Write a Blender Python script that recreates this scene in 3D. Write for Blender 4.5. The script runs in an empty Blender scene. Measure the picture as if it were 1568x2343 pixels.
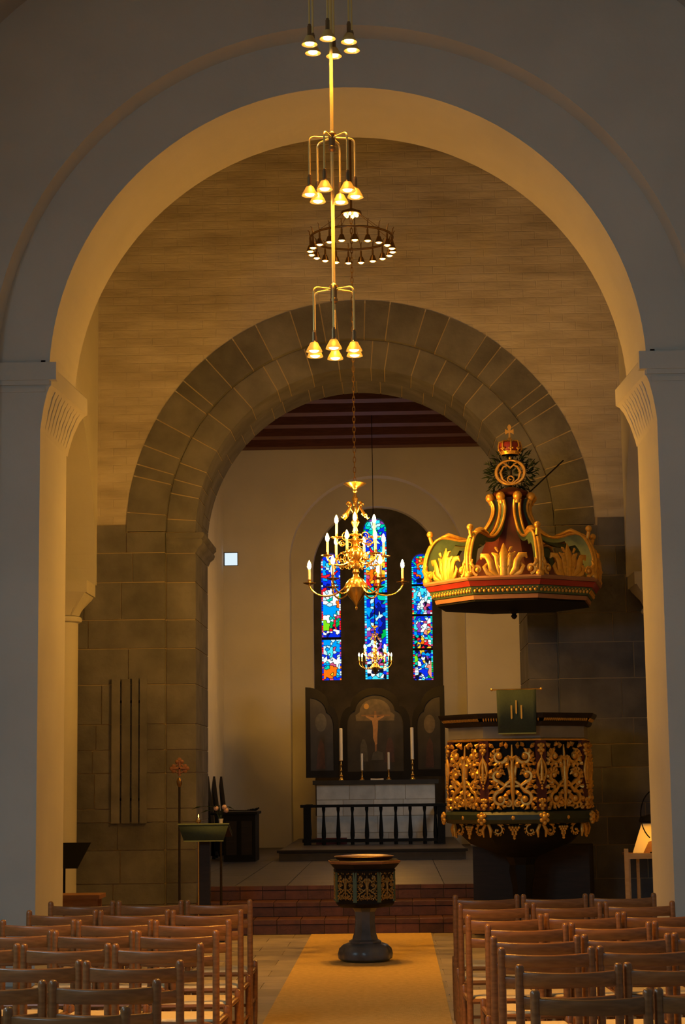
import bpy, math, random
from math import sin, cos, pi, radians, sqrt, atan2, hypot
from mathutils import Vector, Matrix

# ------------------------------------------------------------------ camera, world, daylight, exposure
scene = bpy.context.scene
col = scene.collection
scene.view_settings.view_transform = 'Standard'
scene.view_settings.look = 'None'
scene.view_settings.gamma = 1.0
scene.view_settings.use_curve_mapping = False
scene.view_settings.exposure = 0.0

CAM = Vector((0.357, 0.0, 1.64))
PITCH, YAW, ROLL = radians(8.152), radians(-1.480), radians(-0.726)
cd = bpy.data.cameras.new('camera')
cam = bpy.data.objects.new('camera', cd); col.objects.link(cam)
fw = Vector((sin(YAW) * cos(PITCH), cos(YAW) * cos(PITCH), sin(PITCH)))
rt = Vector((cos(YAW), -sin(YAW), 0)); up = rt.cross(fw)
r2 = cos(ROLL) * rt + sin(ROLL) * up
u2 = -sin(ROLL) * rt + cos(ROLL) * up
mw = Matrix((r2, u2, -fw)).transposed().to_4x4(); mw.translation = CAM
cam.matrix_world = mw
cd.sensor_fit = 'VERTICAL'; cd.sensor_height = 36.0; cd.sensor_width = 24.0
cd.lens = 4300.0 / 2343.0 * 36.0
cd.clip_start = 0.1; cd.clip_end = 200
scene.camera = cam

world = bpy.data.worlds.new('overcast_sky'); scene.world = world
world.use_nodes = True
world.node_tree.nodes['Background'].inputs[0].default_value = (.62, .78, 1.0, 1)
world.node_tree.nodes['Background'].inputs[1].default_value = 0.5

DAY = (.60, .86, 1.0)
def window_light(name, loc, direction, sx, sy, power, color=DAY):
    ld = bpy.data.lights.new(name, 'AREA'); ld.shape = 'RECTANGLE'
    ld.size = sx; ld.size_y = sy; ld.energy = power; ld.color = color
    o = bpy.data.objects.new(name, ld); col.objects.link(o)
    o.location = loc
    o.rotation_euler = Vector(direction).to_track_quat('-Z', 'Z').to_euler()
    return o
# daylight in the nave windows (behind and beside the camera) and in the chancel's south window
for yy in (2.5, 7.5):
    window_light('window_daylight', (-4.22, yy, 4.0), (1, .35, -.95), 1.0, 2.2, 118)
    window_light('window_daylight', (4.22, yy, 4.2), (-1, .2, -.9), 1.0, 2.2, 3)
window_light('window_daylight', (0, -6.85, 5.2), (0, 1, -.3), 2.4, 3.0, 6)
window_light('window_daylight', (2.68, 28.0, 3.4), (-1, .25, -.4), 1.0, 2.0, 34)

# ------------------------------------------------------------------ materials
MATS = {}
def nt(name):
    m = bpy.data.materials.new(name); m.use_nodes = True
    MATS[name] = m
    return m, m.node_tree, m.node_tree.nodes['Principled BSDF']

def mat(name, c, rough=.6, metal=0., var=.0, vscale=6., bump=.0, bscale=40., c2=None, spec=.5, stretch=None, coords='Object', rnd=.0, detail=4.):
    m, t, b = nt(name)
    b.inputs['Roughness'].default_value = rough
    b.inputs['Metallic'].default_value = metal
    b.inputs['Specular IOR Level'].default_value = spec
    L = t.links.new
    tc = t.nodes.new('ShaderNodeTexCoord')
    if coords == 'World':
        g = t.nodes.new('ShaderNodeNewGeometry'); src = g.outputs['Position']
    else:
        src = tc.outputs['Object']
    if stretch:
        mp = t.nodes.new('ShaderNodeMapping'); mp.inputs['Scale'].default_value = stretch
        L(src, mp.inputs['Vector']); src = mp.outputs['Vector']
    colr = None
    if var or c2:
        n = t.nodes.new('ShaderNodeTexNoise'); n.inputs['Scale'].default_value = vscale; n.inputs['Detail'].default_value = detail
        L(src, n.inputs['Vector'])
        r = t.nodes.new('ShaderNodeValToRGB')
        a = c if not var else tuple(max(0, x * (1 - var)) for x in c)
        d = c2 if c2 else tuple(min(1, x * (1 + var)) for x in c)
        r.color_ramp.elements[0].position = .3; r.color_ramp.elements[1].position = .7
        r.color_ramp.elements[0].color = (*a, 1); r.color_ramp.elements[1].color = (*d, 1)
        L(n.outputs['Fac'], r.inputs['Fac']); colr = r.outputs['Color']
    if rnd:
        oi = t.nodes.new('ShaderNodeObjectInfo')
        mr = t.nodes.new('ShaderNodeMapRange'); mr.inputs['To Min'].default_value = 1 - rnd; mr.inputs['To Max'].default_value = 1 + rnd
        L(oi.outputs['Random'], mr.inputs['Value'])
        mx = t.nodes.new('ShaderNodeMix'); mx.data_type = 'RGBA'; mx.blend_type = 'MULTIPLY'; mx.inputs['Factor'].default_value = 1
        if colr: L(colr, mx.inputs['A'])
        else: mx.inputs['A'].default_value = (*c, 1)
        L(mr.outputs['Result'], mx.inputs['B']); colr = mx.outputs['Result']
    if colr: L(colr, b.inputs['Base Color'])
    else: b.inputs['Base Color'].default_value = (*c, 1)
    if bump:
        n2 = t.nodes.new('ShaderNodeTexNoise'); n2.inputs['Scale'].default_value = bscale; n2.inputs['Detail'].default_value = 5
        L(src, n2.inputs['Vector'])
        bp = t.nodes.new('ShaderNodeBump'); bp.inputs['Strength'].default_value = bump; bp.inputs['Distance'].default_value = .02
        L(n2.outputs['Fac'], bp.inputs['Height']); L(bp.outputs['Normal'], b.inputs['Normal'])
    return m

def emis(name, c, s):
    m = bpy.data.materials.new(name); m.use_nodes = True; MATS[name] = m
    t = m.node_tree; t.nodes.clear()
    e = t.nodes.new('ShaderNodeEmission'); o = t.nodes.new('ShaderNodeOutputMaterial')
    e.inputs[0].default_value = (*c, 1); e.inputs[1].default_value = s
    t.links.new(e.outputs[0], o.inputs[0])
    return m

WARM = (1.0, .50, .105)
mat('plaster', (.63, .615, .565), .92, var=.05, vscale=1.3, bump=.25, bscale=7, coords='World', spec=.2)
mat('plaster_vault', (.42, .41, .38), .92, var=.05, vscale=1.3, bump=.25, bscale=7, coords='World', spec=.2)  # wall plaster darkened for the vault, to cut light bounced onto the upper nave
# whitewashed brick: plaster skim that still shows its courses
def brickplaster():
    m = mat('plaster_brick', (.42, .38, .32), .92, c2=(.66, .62, .55), vscale=2.4, coords='World', spec=.2, stretch=(.55, 1, 2.6), detail=7)
    t = m.node_tree; b = t.nodes['Principled BSDF']; L = t.links.new
    g = t.nodes.new('ShaderNodeNewGeometry')
    sp = t.nodes.new('ShaderNodeSeparateXYZ'); L(g.outputs['Position'], sp.inputs[0])
    cb = t.nodes.new('ShaderNodeCombineXYZ'); L(sp.outputs['X'], cb.inputs['X']); L(sp.outputs['Z'], cb.inputs['Y'])
    br = t.nodes.new('ShaderNodeTexBrick'); br.inputs['Scale'].default_value = 1
    br.inputs['Brick Width'].default_value = .3; br.inputs['Row Height'].default_value = .1; br.inputs['Mortar Size'].default_value = .01
    br.inputs['Mortar Smooth'].default_value = 1
    br.inputs['Color1'].default_value = (.9, .9, .9, 1); br.inputs['Color2'].default_value = (1, 1, 1, 1); br.inputs['Mortar'].default_value = (.72, .72, .72, 1)
    L(cb.outputs[0], br.inputs['Vector'])
    n = t.nodes.new('ShaderNodeTexNoise'); n.inputs['Scale'].default_value = 9; n.inputs['Detail'].default_value = 6
    mp = t.nodes.new('ShaderNodeMapping'); mp.inputs['Scale'].default_value = (.6, 1, 2.2)
    L(g.outputs['Position'], mp.inputs[0]); L(mp.outputs[0], n.inputs['Vector'])
    ad = t.nodes.new('ShaderNodeMath'); ad.operation = 'ADD'
    bw = t.nodes.new('ShaderNodeRGBToBW'); L(br.outputs['Color'], bw.inputs[0])
    L(bw.outputs[0], ad.inputs[0]); L(n.outputs['Fac'], ad.inputs[1])
    bp = t.nodes.new('ShaderNodeBump'); bp.inputs['Strength'].default_value = .7; bp.inputs['Distance'].default_value = .016
    L(ad.outputs[0], bp.inputs['Height']); L(bp.outputs['Normal'], b.inputs['Normal'])
brickplaster()
mat('stone', (.112, .114, .122), .85, c2=(.195, .194, .202), vscale=3.2, bump=.3, bscale=18, rnd=.16, spec=.3, coords='World', detail=7)
mat('mortar', (.44, .36, .25), .95, bump=.2, bscale=30)
mat('dark_stone', (.05, .046, .042), .9, c2=(.085, .076, .068), vscale=4, bump=.3, bscale=12, coords='World')
mat('floor_stone', (.30, .25, .20), .55, c2=(.40, .33, .26), vscale=4, bump=.15, bscale=25, rnd=.18, coords='World')
mat('floor_joint', (.12, .10, .085), .9)
mat('step_brick', (.075, .03, .025), .55, c2=(.12, .045, .035), vscale=9, bump=.2, bscale=30, rnd=.3)
mat('step_joint', (.06, .04, .035), .9)
mat('chancel_tile', (.036, .03, .029), .45, c2=(.058, .047, .044), vscale=5, rnd=.25, bump=.1)
mat('chair_wood', (.15, .058, .017), .3, c2=(.25, .105, .034), vscale=5, stretch=(1.2, 9, 14), rnd=.12, bump=.05, bscale=20)
mat('pale_wood', (.55, .36, .17), .45, c2=(.66, .46, .25), vscale=6, stretch=(1, 6, 6))
mat('brown_wood', (.20, .085, .04), .4, c2=(.30, .14, .07), vscale=6, stretch=(1, 8, 8))
mat('dark_wood', (.012, .009, .008), .5, c2=(.024, .016, .012), vscale=6, stretch=(1, 8, 8), spec=.3)
mat('beam_wood', (.075, .022, .014), .55, c2=(.12, .036, .022), vscale=5, stretch=(1, 8, 8))
mat('rush', (.62, .47, .25), .8, c2=(.74, .60, .36), vscale=30, bump=.5, bscale=60, stretch=(1, 6, 1))
mat('carpet', (.74, .47, .12), .95, c2=(.88, .58, .18), vscale=22, bump=.6, bscale=140, coords='World')
mat('brass', (.86, .57, .20), .22, 1., bump=.05, bscale=30)
mat('lamp_brass', (.86, .60, .20), .33, .55)
mat('dark_brass', (.30, .18, .08), .35, .9)
mat('steel', (.30, .33, .30), .3, 1.)
mat('black_iron', (.006, .006, .007), .6, spec=.12)
mat('gold', (.74, .43, .085), .36, .45, var=.15, vscale=30)
mat('old_gold', (.36, .24, .075), .4, .6, var=.2, vscale=30)
mat('green_paint', (.055, .105, .065), .5, c2=(.09, .15, .09), vscale=15)
mat('red_paint', (.32, .03, .025), .45, var=.1)
mat('dark_red', (.085, .012, .014), .55, var=.2, vscale=9)
mat('deep_green', (.02, .036, .026), .45, var=.2, vscale=20)
mat('leaf_green', (.012, .03, .014), .7)
mat('grey_paint', (.22, .21, .19), .6, var=.08)
mat('pink_paint', (.34, .17, .10), .6, var=.08)
mat('black_paint', (.006, .0055, .0055), .6, spec=.2)
mat('green_cloth', (.034, .056, .042), .9, var=.1, vscale=60, bump=.2, bscale=200)
mat('green_fringe', (.22, .27, .12), .9)
mat('gold_thread', (.62, .42, .08), .6)
mat('marble', (.56, .56, .54), .5, c2=(.78, .77, .74), vscale=5, bump=.08, rnd=.12, detail=8)
mat('font_marble', (.05, .056, .064), .3, c2=(.14, .15, .165), vscale=5, detail=9)
mat('altar_slab', (.02, .017, .016), .5, var=.2)
mat('wax', (.85, .83, .76), .5)
mat('paper', (.86, .80, .66), .8)
mat('picture_dark', (.006, .0055, .005), .5, c2=(.026, .021, .016), vscale=4.5, detail=6)
mat('picture_sky', (.05, .04, .028), .5, c2=(.115, .09, .06), vscale=9)
mat('picture_flesh', (.30, .17, .08), .5, var=.15, vscale=20)
mat('picture_wood', (.16, .085, .04), .5)
mat('picture_sun', (.34, .20, .05), .5)
mat('picture_grey', (.05, .048, .042), .5, var=.3, vscale=14)
mat('picture_red', (.045, .016, .012), .5, var=.3, vscale=14)
mat('lead', (.006, .006, .007), .6)
mat('blossom', (.55, .38, .36), .7)
mat('white_glaze', (.62, .60, .54), .25)
mat('red_velvet', (.16, .03, .025), .9)
emis("flame", (1.0, .46, .06), 670.)
emis('flame_far', (1.0, .45, .055), 860.)
emis('bulb_spot', (1.0, .66, .26), 9.)
emis('bulb_ring', (1.0, .52, .11), 14.)
emis('daylit_pane', (.78, .93, 1.0), .95)
mat('bulb_desk_glass', (1, 1, 1), .5)
emis('bulb_desk', (1.0, .40, .02), 150.)
GLASS = {'b': (.004, .03, .75), 'c': (.0, .33, 1.0), 'C': (.05, .75, 1.0), 'w': (1.0, 1.0, 1.0), 'W': (.55, .85, 1.0), 'r': (.85, .012, .03), 'o': (1.0, .17, .005),
         'y': (1.0, .62, .03), 'g': (.0, .45, .07), 'G': (.22, .72, .01), 't': (.0, .6, .42), 'p': (.28, .05, .4), 'm': (.6, .08, .2), 'k': (.005, .006, .03), 'd': (.002, .008, .22), 's': (.85, .28, .2)}
for k, c in GLASS.items():
    emis('glass_' + {'b':'blue','c':'azure','C':'cyan','w':'white','W':'ice','r':'red','o':'orange','y':'yellow','g':'green','G':'lime','t':'teal','p':'violet','m':'rose','k':'ink','d':'navy','s':'salmon'}[k], c, 1.15)
    GLASS[k] = list(MATS.values())[-1]

# ------------------------------------------------------------------ mesh helpers
class MB:
    def __init__(s): s.v = []; s.f = []
    def add(s, vs, fs, M=None):
        o = len(s.v)
        s.v += [tuple(M @ Vector(p)) for p in vs] if M is not None else [tuple(p) for p in vs]
        s.f += [tuple(i + o for i in f) for f in fs]
        return s
    def box(s, x0, x1, y0, y1, z0, z1, M=None):
        vs = [(x0,y0,z0),(x1,y0,z0),(x1,y1,z0),(x0,y1,z0),(x0,y0,z1),(x1,y0,z1),(x1,y1,z1),(x0,y1,z1)]
        return s.add(vs, [(3,2,1,0),(4,5,6,7),(0,1,5,4),(1,2,6,5),(2,3,7,6),(3,0,4,7)], M)
    def lathe(s, prof, n=16, M=None, ph=0., sq=None):
        vs = []; fs = []; m = len(prof)
        for i in range(n):
            a = ph + 2*pi*i/n
            k = 1 if sq is None else sq(a)
            for r, z in prof: vs.append((r*k*cos(a), r*k*sin(a), z))
        for i in range(n):
            j = (i+1) % n
            for q in range(m-1): fs.append((i*m+q, j*m+q, j*m+q+1, i*m+q+1))
        if prof[0][0] > 1e-6: fs.append(tuple(i*m for i in reversed(range(n))))
        if prof[-1][0] > 1e-6: fs.append(tuple(i*m+m-1 for i in range(n)))
        return s.add(vs, fs, M)
    def tube(s, pts, rad, n=6, closed=False, M=None, flat=1.0, nrm=None, cap=True):
        pts = [Vector(p) for p in pts]; k = len(pts)
        rr = rad if isinstance(rad, (list, tuple)) else [rad]*k
        vs = []; fs = []; prev = None
        for i, p in enumerate(pts):
            a = pts[(i-1) % k] if (closed or i) else p
            b = pts[(i+1) % k] if (closed or i < k-1) else p
            t = (b-a).normalized() if (b-a).length > 1e-9 else Vector((0,0,1))
            ref = Vector(nrm) if nrm is not None else (prev if prev is not None else (Vector((0,0,1)) if abs(t.z) < .9 else Vector((1,0,0))))
            u = ref - t*ref.dot(t)
            u = u.normalized() if u.length > 1e-6 else t.orthogonal().normalized()
            w = t.cross(u)
            if nrm is None: prev = u
            for q in range(n):
                an = 2*pi*q/n
                vs.append(p + rr[i]*(flat*cos(an)*u + sin(an)*w))
        R = k if closed else k-1
        for i in range(R):
            j = (i+1) % k
            for q in range(n):
                q2 = (q+1) % n
                fs.append((i*n+q, i*n+q2, j*n+q2, j*n+q))
        if not closed and cap:
            fs.append(tuple(reversed(range(n)))); fs.append(tuple((k-1)*n+q for q in range(n)))
        return s.add(vs, fs, M)
    def prism(s, poly, y0, y1, M=None):
        n = len(poly)
        vs = [(x, y0, z) for x, z in poly] + [(x, y1, z) for x, z in poly]
        fs = [tuple(range(n)), tuple(reversed(range(n, 2*n)))]
        fs += [(i, i+n, (i+1) % n + n, (i+1) % n) for i in range(n)]
        return s.add(vs, fs, M)
    def ball(s, c, r, n=8, m=5, sc=(1,1,1), M=None):
        prof = [(r*sin(pi*i/m), -r*cos(pi*i/m)) for i in range(m+1)]
        prof[0] = (0, -r); prof[-1] = (0, r)
        T = Matrix.Translation(c) @ Matrix.Diagonal((*sc, 1))
        return s.lathe([(max(a, 1e-7), b) for a, b in prof], n, (M @ T) if M is not None else T)
    def mesh(s, name, m, smooth=True, ang=35):
        me = bpy.data.meshes.new(name); me.from_pydata(s.v, [], s.f); me.validate(clean_customdata=False)
        me.materials.append(MATS[m] if isinstance(m, str) else m)
        if smooth:
            me.polygons.foreach_set('use_smooth', [True]*len(me.polygons))
            me.set_sharp_from_angle(angle=radians(ang))
        me.update()
        return me
    def build(s, name, m, parent=None, smooth=True, ang=35, loc=None):
        return put(name, s.mesh(name, m, smooth, ang), parent, loc)

def put(name, me, parent=None, loc=None, rot=None, label=None):
    o = bpy.data.objects.new(name, me); col.objects.link(o)
    if parent is not None: o.parent = parent
    if loc is not None: o.location = loc
    if rot is not None: o.rotation_euler = rot
    if label: o['label'] = label
    return o

def thing(name, label, cat, loc=(0,0,0), rz=0., group=None):
    o = bpy.data.objects.new(name, None); col.objects.link(o)
    o.empty_display_size = .1
    o.location = loc; o.rotation_euler = (0, 0, rz)
    return tag(o, label, cat, group)

def tag(o, label, cat, group=None):
    o['label'] = label; o['category'] = cat
    if group: o['group'] = group
    return o

def struct(o, label=None, cat=None):
    o['kind'] = 'structure'
    if label: o['label'] = label
    if cat: o['category'] = cat
    return o

def arcpts(cx, cz, r, a0, a1, n):
    return [(cx + r*cos(a0 + (a1-a0)*i/n), cz + r*sin(a0 + (a1-a0)*i/n)) for i in range(n+1)]

def wall_arches(x0, x1, z0, z1, ops, y0, y1, n=36, M=None):
    """wall slab in the XZ plane between y0 and y1; ops = (xa, xb, sill z, spring z) round-headed openings"""
    mb = MB(); cur = x0
    def rect(a, b, c, d):
        if b - a > 1e-6 and d - c > 1e-6: mb.box(a, b, y0, y1, c, d, M)
    for xa, xb, zb, zs in ops:
        rect(cur, xa, z0, z1)
        if zb > z0: rect(xa, xb, z0, zb)
        r = (xb-xa)/2; cx = (xa+xb)/2
        pts = [(cx - r*cos(pi*i/n), zs + r*sin(pi*i/n)) for i in range(n+1)]
        for i in range(n):
            (p, q), (s, t) = pts[i], pts[i+1]
            mb.add([(p,y0,q),(s,y0,t),(s,y0,z1),(p,y0,z1),(p,y1,q),(s,y1,t),(s,y1,z1),(p,y1,z1)],
                   [(0,1,2,3),(7,6,5,4),(1,0,4,5),(3,2,6,7)], M)
        cur = xb
    rect(cur, x1, z0, z1)
    return mb

rng = random.Random(7)

# ================================================================== THE BUILDING
PI = pi
# ---- nave shell
NW = 4.3; ZS = 5.1
nave = MB()
struct(wall_arches(-7.0, 15.5, 0, ZS, [(2.0, 3.0, 3.0, 5.0 - .5), (7.0, 8.0, 3.0, 4.5)], NW, NW+.5, 10,
       M=Matrix(((0,-1,0,0),(1,0,0,0),(0,0,1,0),(0,0,0,1)))).build('wall_left', 'plaster'), 'whitewashed nave wall beside the chairs, lectern side', 'wall')
struct(wall_arches(-7.0, 15.5, 0, ZS, [(2.0, 3.0, 3.0, 5.0 - .5), (7.0, 8.0, 3.0, 4.5)], -NW-.5, -NW, 10,
       M=Matrix(((0,-1,0,0),(1,0,0,0),(0,0,1,0),(0,0,0,1)))).build('wall_right', 'plaster'), 'whitewashed nave wall beside the chairs, pulpit side', 'wall')
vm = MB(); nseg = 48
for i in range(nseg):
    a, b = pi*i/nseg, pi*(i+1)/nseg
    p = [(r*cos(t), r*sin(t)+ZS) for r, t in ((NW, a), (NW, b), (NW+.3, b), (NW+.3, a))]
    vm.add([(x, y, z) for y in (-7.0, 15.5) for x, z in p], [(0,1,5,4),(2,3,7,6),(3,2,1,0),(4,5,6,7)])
struct(vm.build('ceiling_nave', 'plaster_vault'), 'darker plastered barrel vault over the nave', 'ceiling')
struct(wall_arches(-NW-.5, NW+.5, 0, 12.0, [(-1.2, 1.2, 3.4, 5.6)], -7.4, -7.0).build('wall_back', 'plaster'), 'whitewashed west wall of the nave', 'wall')

# ---- wide arch between nave and crossing: shallow outer order, then the deep arch with imposts
struct(wall_arches(-NW-.5, NW+.5, 0, 12.0, [(-3.02, 3.02, 0, ZS)], 15.5, 15.8, 64).build('wall_arch_outer', 'plaster'),
       'shallow stepped outer order around the wide nave arch', 'wall')
wa = struct(wall_arches(-5.2, 5.2, 0, 12.0, [(-2.57, 2.57, 5.0, ZS)], 15.8, 17.1, 64).build('wall_arch_main', 'plaster'),
       'wide whitewashed round arch between nave and crossing', 'wall')
# (lower part: jambs only) replace the sill filling by the open passage
bpy.data.objects.remove(wa, do_unlink=True)
mbw = MB()
for i in range(64):
    a, b = pi - pi*i/64, pi - pi*(i+1)/64
    p, q, s, t = 2.57*cos(a), ZS+2.57*sin(a), 2.57*cos(b), ZS+2.57*sin(b)
    mbw.add([(p,15.8,q),(s,15.8,t),(s,15.8,12.0),(p,15.8,12.0),(p,17.1,q),(s,17.1,t),(s,17.1,12.0),(p,17.1,12.0)], [(0,1,2,3),(7,6,5,4),(1,0,4,5),(3,2,6,7)])
for sg in (-1, 1):
    a, b = sorted((sg*2.57, sg*5.2)); mbw.box(a, b, 15.8, 17.1, ZS, 12.0)
    a, b = sorted((sg*2.64, sg*5.2)); mbw.box(a, b, 15.8, 17.1, 0, ZS)
wmain = struct(mbw.build('wall_arch_main', 'plaster'), 'wide whitewashed round arch between nave and crossing', 'wall')
# imposts: a flat band on the nave side, a corbelled cushion capital on the reveal
for k, sg in enumerate((-1, 1)):
    side = 'lectern' if sg < 0 else 'pulpit'
    im = MB()
    prof = [(0, 4.66), (.012, 4.72), (.05, 4.86), (.10, 4.98), (.135, 5.03), (.165, 5.05), (.165, 5.20), (.135, 5.235), (.07, 5.25), (.07, 5.27), (.0, 5.27)]
    yb, ye = 15.80, 17.16
    vs = []; n = len(prof)
    # profile swept along the reveal, growing a little deeper to the rear as in the photograph
    for y, k2 in ((yb, .55), (16.2, .75), (ye, 1.1)):
        vs += [(sg*(-1)*(-2.64) + (-sg)*x*(k2 if x > 0 else 1), y, z) for x, z in prof]
    fs = []
    for r in range(2):
        for i in range(n):
            j = (i+1) % n
            fs.append((r*n+i, r*n+j, (r+1)*n+j, (r+1)*n+i))
    fs += [tuple(range(n)), tuple(2*n+i for i in reversed(range(n)))]
    im.add(vs, fs)
    tr = struct(im.build('trim_%d' % (k+1), 'plaster', ang=30), 'corbelled plaster impost of the wide arch, %s side' % side, 'impost')
    fl = MB()
    for q in range(9):                       # flutes under the cushion
        yy = 16.0 + q*.125
        kk = .6 + .45*(yy-15.8)/1.3
        fl.tube([(sg*2.64 - sg*(kk*x*.98 - .001), yy, z) for x, z in ((.0, 4.68), (.02, 4.74), (.058, 4.86), (.108, 4.98), (.14, 5.03))], [.003, .005, .006, .006, .005], 6)
    fl.build('fluting', 'plaster', tr)
    bd = MB()
    a, b = sorted((sg*2.50, sg*3.06)); bd.box(a, b, 15.755, 15.84, 5.09, 5.245)
    a, b = sorted((sg*2.56, sg*3.06)); bd.box(a, b, 15.775, 15.82, 5.05, 5.09)
    a, b = sorted((sg*2.60, sg*3.06)); bd.box(a, b, 15.785, 15.82, 4.99, 5.03)
    bd.build('band', 'plaster', tr)

# ---- crossing bay: side walls with round arches into the transepts
BX = 3.03
for sg, nm in ((-1, 'left'), (1, 'right')):
    side = 'lectern' if sg < 0 else 'pulpit'
    # wall runs along Y; build in local XZ and turn it
    M = Matrix(((0, -1, 0, 0), (1, 0, 0, 0), (0, 0, 1, 0), (0, 0, 0, 1)))   # local x -> world y, local y -> world -x
    y0, y1 = (BX, BX+.62) if sg < 0 else (-BX-.62, -BX)
    mb = MB()
    zc, r, yc = 3.92, 2.05, 19.26
    for i in range(40):
        a, b = pi - pi*i/40, pi - pi*(i+1)/40
        p, q, s, t = yc+r*cos(a), zc+r*sin(a), yc+r*cos(b), zc+r*sin(b)
        mb.add([(p,y0,q),(s,y0,t),(s,y0,12.0),(p,y0,12.0),(p,y1,q),(s,y1,t),(s,y1,12.0),(p,y1,12.0)], [(0,1,2,3),(7,6,5,4),(1,0,4,5),(3,2,6,7)], M)
    mb.box(17.1, yc-r, y0, y1, 0, 12.0, M)
    mb.box(yc+r, 21.43, y0, y1, 3.9, 12.0, M)
    struct(mb.build('wall_crossing_' + nm, 'plaster'), 'plaster side wall of the crossing with an open arch, %s side' % side, 'wall')
    # respond column with cushion capital carrying the arch
    cx = sg*(BX + .36)
    t = struct(thing('column', 'pale half column with cushion capital under the crossing arch, %s side' % side, 'column', (cx, 21.08, 0)))
    MB().lathe([(.27, 0), (.27, .12), (.24, .2), (.215, .24), (.2, .3), (.2, 3.44)], 28).build('shaft', 'plaster', t)
    MB().lathe([(.2, 3.44), (.235, 3.455), (.245, 3.48), (.235, 3.505), (.2, 3.52)], 28).build('astragal', 'plaster', t)
    def sqf(k):
        return lambda a: 1 + k*(1/max(abs(cos(a)), abs(sin(a))) - 1)
    cap = MB()
    rings = [(3.52, .21, 0.), (3.58, .235, .25), (3.66, .28, .6), (3.72, .31, .9), (3.76, .325, 1.)]
    vs = []; N = 32
    for z, rr, k in rings:
        for i in range(N):
            a = 2*pi*i/N; vs.append((rr*sqf(k)(a)*cos(a), rr*sqf(k)(a)*sin(a), z))
    cap.add(vs, [(q*N+i, q*N+(i+1) % N, (q+1)*N+(i+1) % N, (q+1)*N+i) for q in range(len(rings)-1) for i in range(N)])
    cp = cap.build('capital', 'plaster', t)
    for i in range(4):
        a = pi/2*i + pi/4
        MB().tube([(rr*cos(a), rr*sin(a), z) for z, rr in ((3.53, .215), (3.62, .28), (3.70, .37), (3.74, .42))], [.012, .022, .022, .012], 6).build('leaf', 'plaster', cp)
    MB().box(-.345, .345, -.3, .33, 3.76, 3.90).build('abacus', 'plaster', t)
    # transept beyond the opening
    tr = MB()
    a, b = sorted((sg*5.2, sg*5.5)); tr.box(a, b, 15.8, 22.0, 0, 12.0)
    struct(tr.build('wall_transept_' + nm, 'plaster'), 'plain transept wall behind the crossing arch, %s side' % side, 'wall')
struct(MB().box(-5.5, 5.5, 15.8, 22.9, 12.0, 12.3).build('ceiling_crossing', 'plaster'), 'plain plaster ceiling over the crossing', 'ceiling')

# ---- chancel arch: plaster wall, stone rings, stone jambs (each stone is a piece)
CZ = 4.51
pw = MB()
for i in range(64):
    a, b = pi - pi*i/64, pi - pi*(i+1)/64
    p, q, s, t = 2.66*cos(a), CZ+2.66*sin(a), 2.66*cos(b), CZ+2.66*sin(b)
    pw.add([(p,21.4,q),(s,21.4,t),(s,21.4,12.0),(p,21.4,12.0),(p,21.9,q),(s,21.9,t),(s,21.9,12.0),(p,21.9,12.0)], [(0,1,2,3),(7,6,5,4),(1,0,4,5),(3,2,6,7)])
for sg in (-1, 1):
    a, b = sorted((sg*2.66, sg*5.5)); pw.box(a, b, 21.4, 21.9, 4.6, 12.0)
wc = struct(pw.build('wall_chancel_arch', 'plaster_brick'), 'whitewashed brick wall above the stone chancel arch', 'wall')
# mortar core
mc = MB()
for r0, r1, ya, yb in ((2.25, 2.68, 21.402, 21.9), (1.908, 2.26, 21.498, 22.9)):
    for i in range(64):
        a, b = pi*i/64, pi*(i+1)/64
        P = [(rr*cos(t), CZ+rr*sin(t)) for rr, t in ((r0, a), (r1, a), (r1, b), (r0, b))]
        mc.prism(P, ya, yb)
for sg in (-1, 1):
    a, b = sorted((sg*2.25, sg*5.4)); mc.box(a, b, 21.402, 21.9, 0, 4.60)
    a, b = sorted((sg*1.908, sg*2.4)); mc.box(a, b, 21.498, 22.89, 0, CZ)
mc.build('mortar', 'mortar', wc)
def voussoirs(r0, r1, ya, yb, lo, hi, seed, gap=.006):
    rg = random.Random(seed); a = 0.0; cuts = [0.0]
    while a < pi - .06:
        a += rg.uniform(lo, hi)/((r0+r1)/2); cuts.append(min(a, pi))
    cuts[-1] = pi
    for a, b in zip(cuts, cuts[1:]):
        g = gap/r0; a += g; b -= g
        if b - a < .01: continue
        ns = 3; d = rg.uniform(-.004, .004)
        out = [(r1*cos(a+(b-a)*i/ns), CZ+r1*sin(a+(b-a)*i/ns)) for i in range(ns+1)]
        inn = [(r0*cos(a+(b-a)*i/ns), CZ+r0*sin(a+(b-a)*i/ns)) for i in range(ns+1)]
        MB().prism(out[::-1] + inn, ya+d, yb).build('voussoir', 'stone', wc, ang=20)
voussoirs(2.24, 2.69, 21.39, 21.86, .12, .44, 3)
voussoirs(1.90, 2.232, 21.485, 22.18, .15, .40, 11)
voussoirs(1.90, 2.232, 22.192, 22.9, .15, .40, 12)
courses = [0, .30, .53, .90, 1.21, 1.36, 1.76, 2.02, 2.31, 2.76, 3.17, 3.50, 3.93, 4.27, 4.60]
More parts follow.
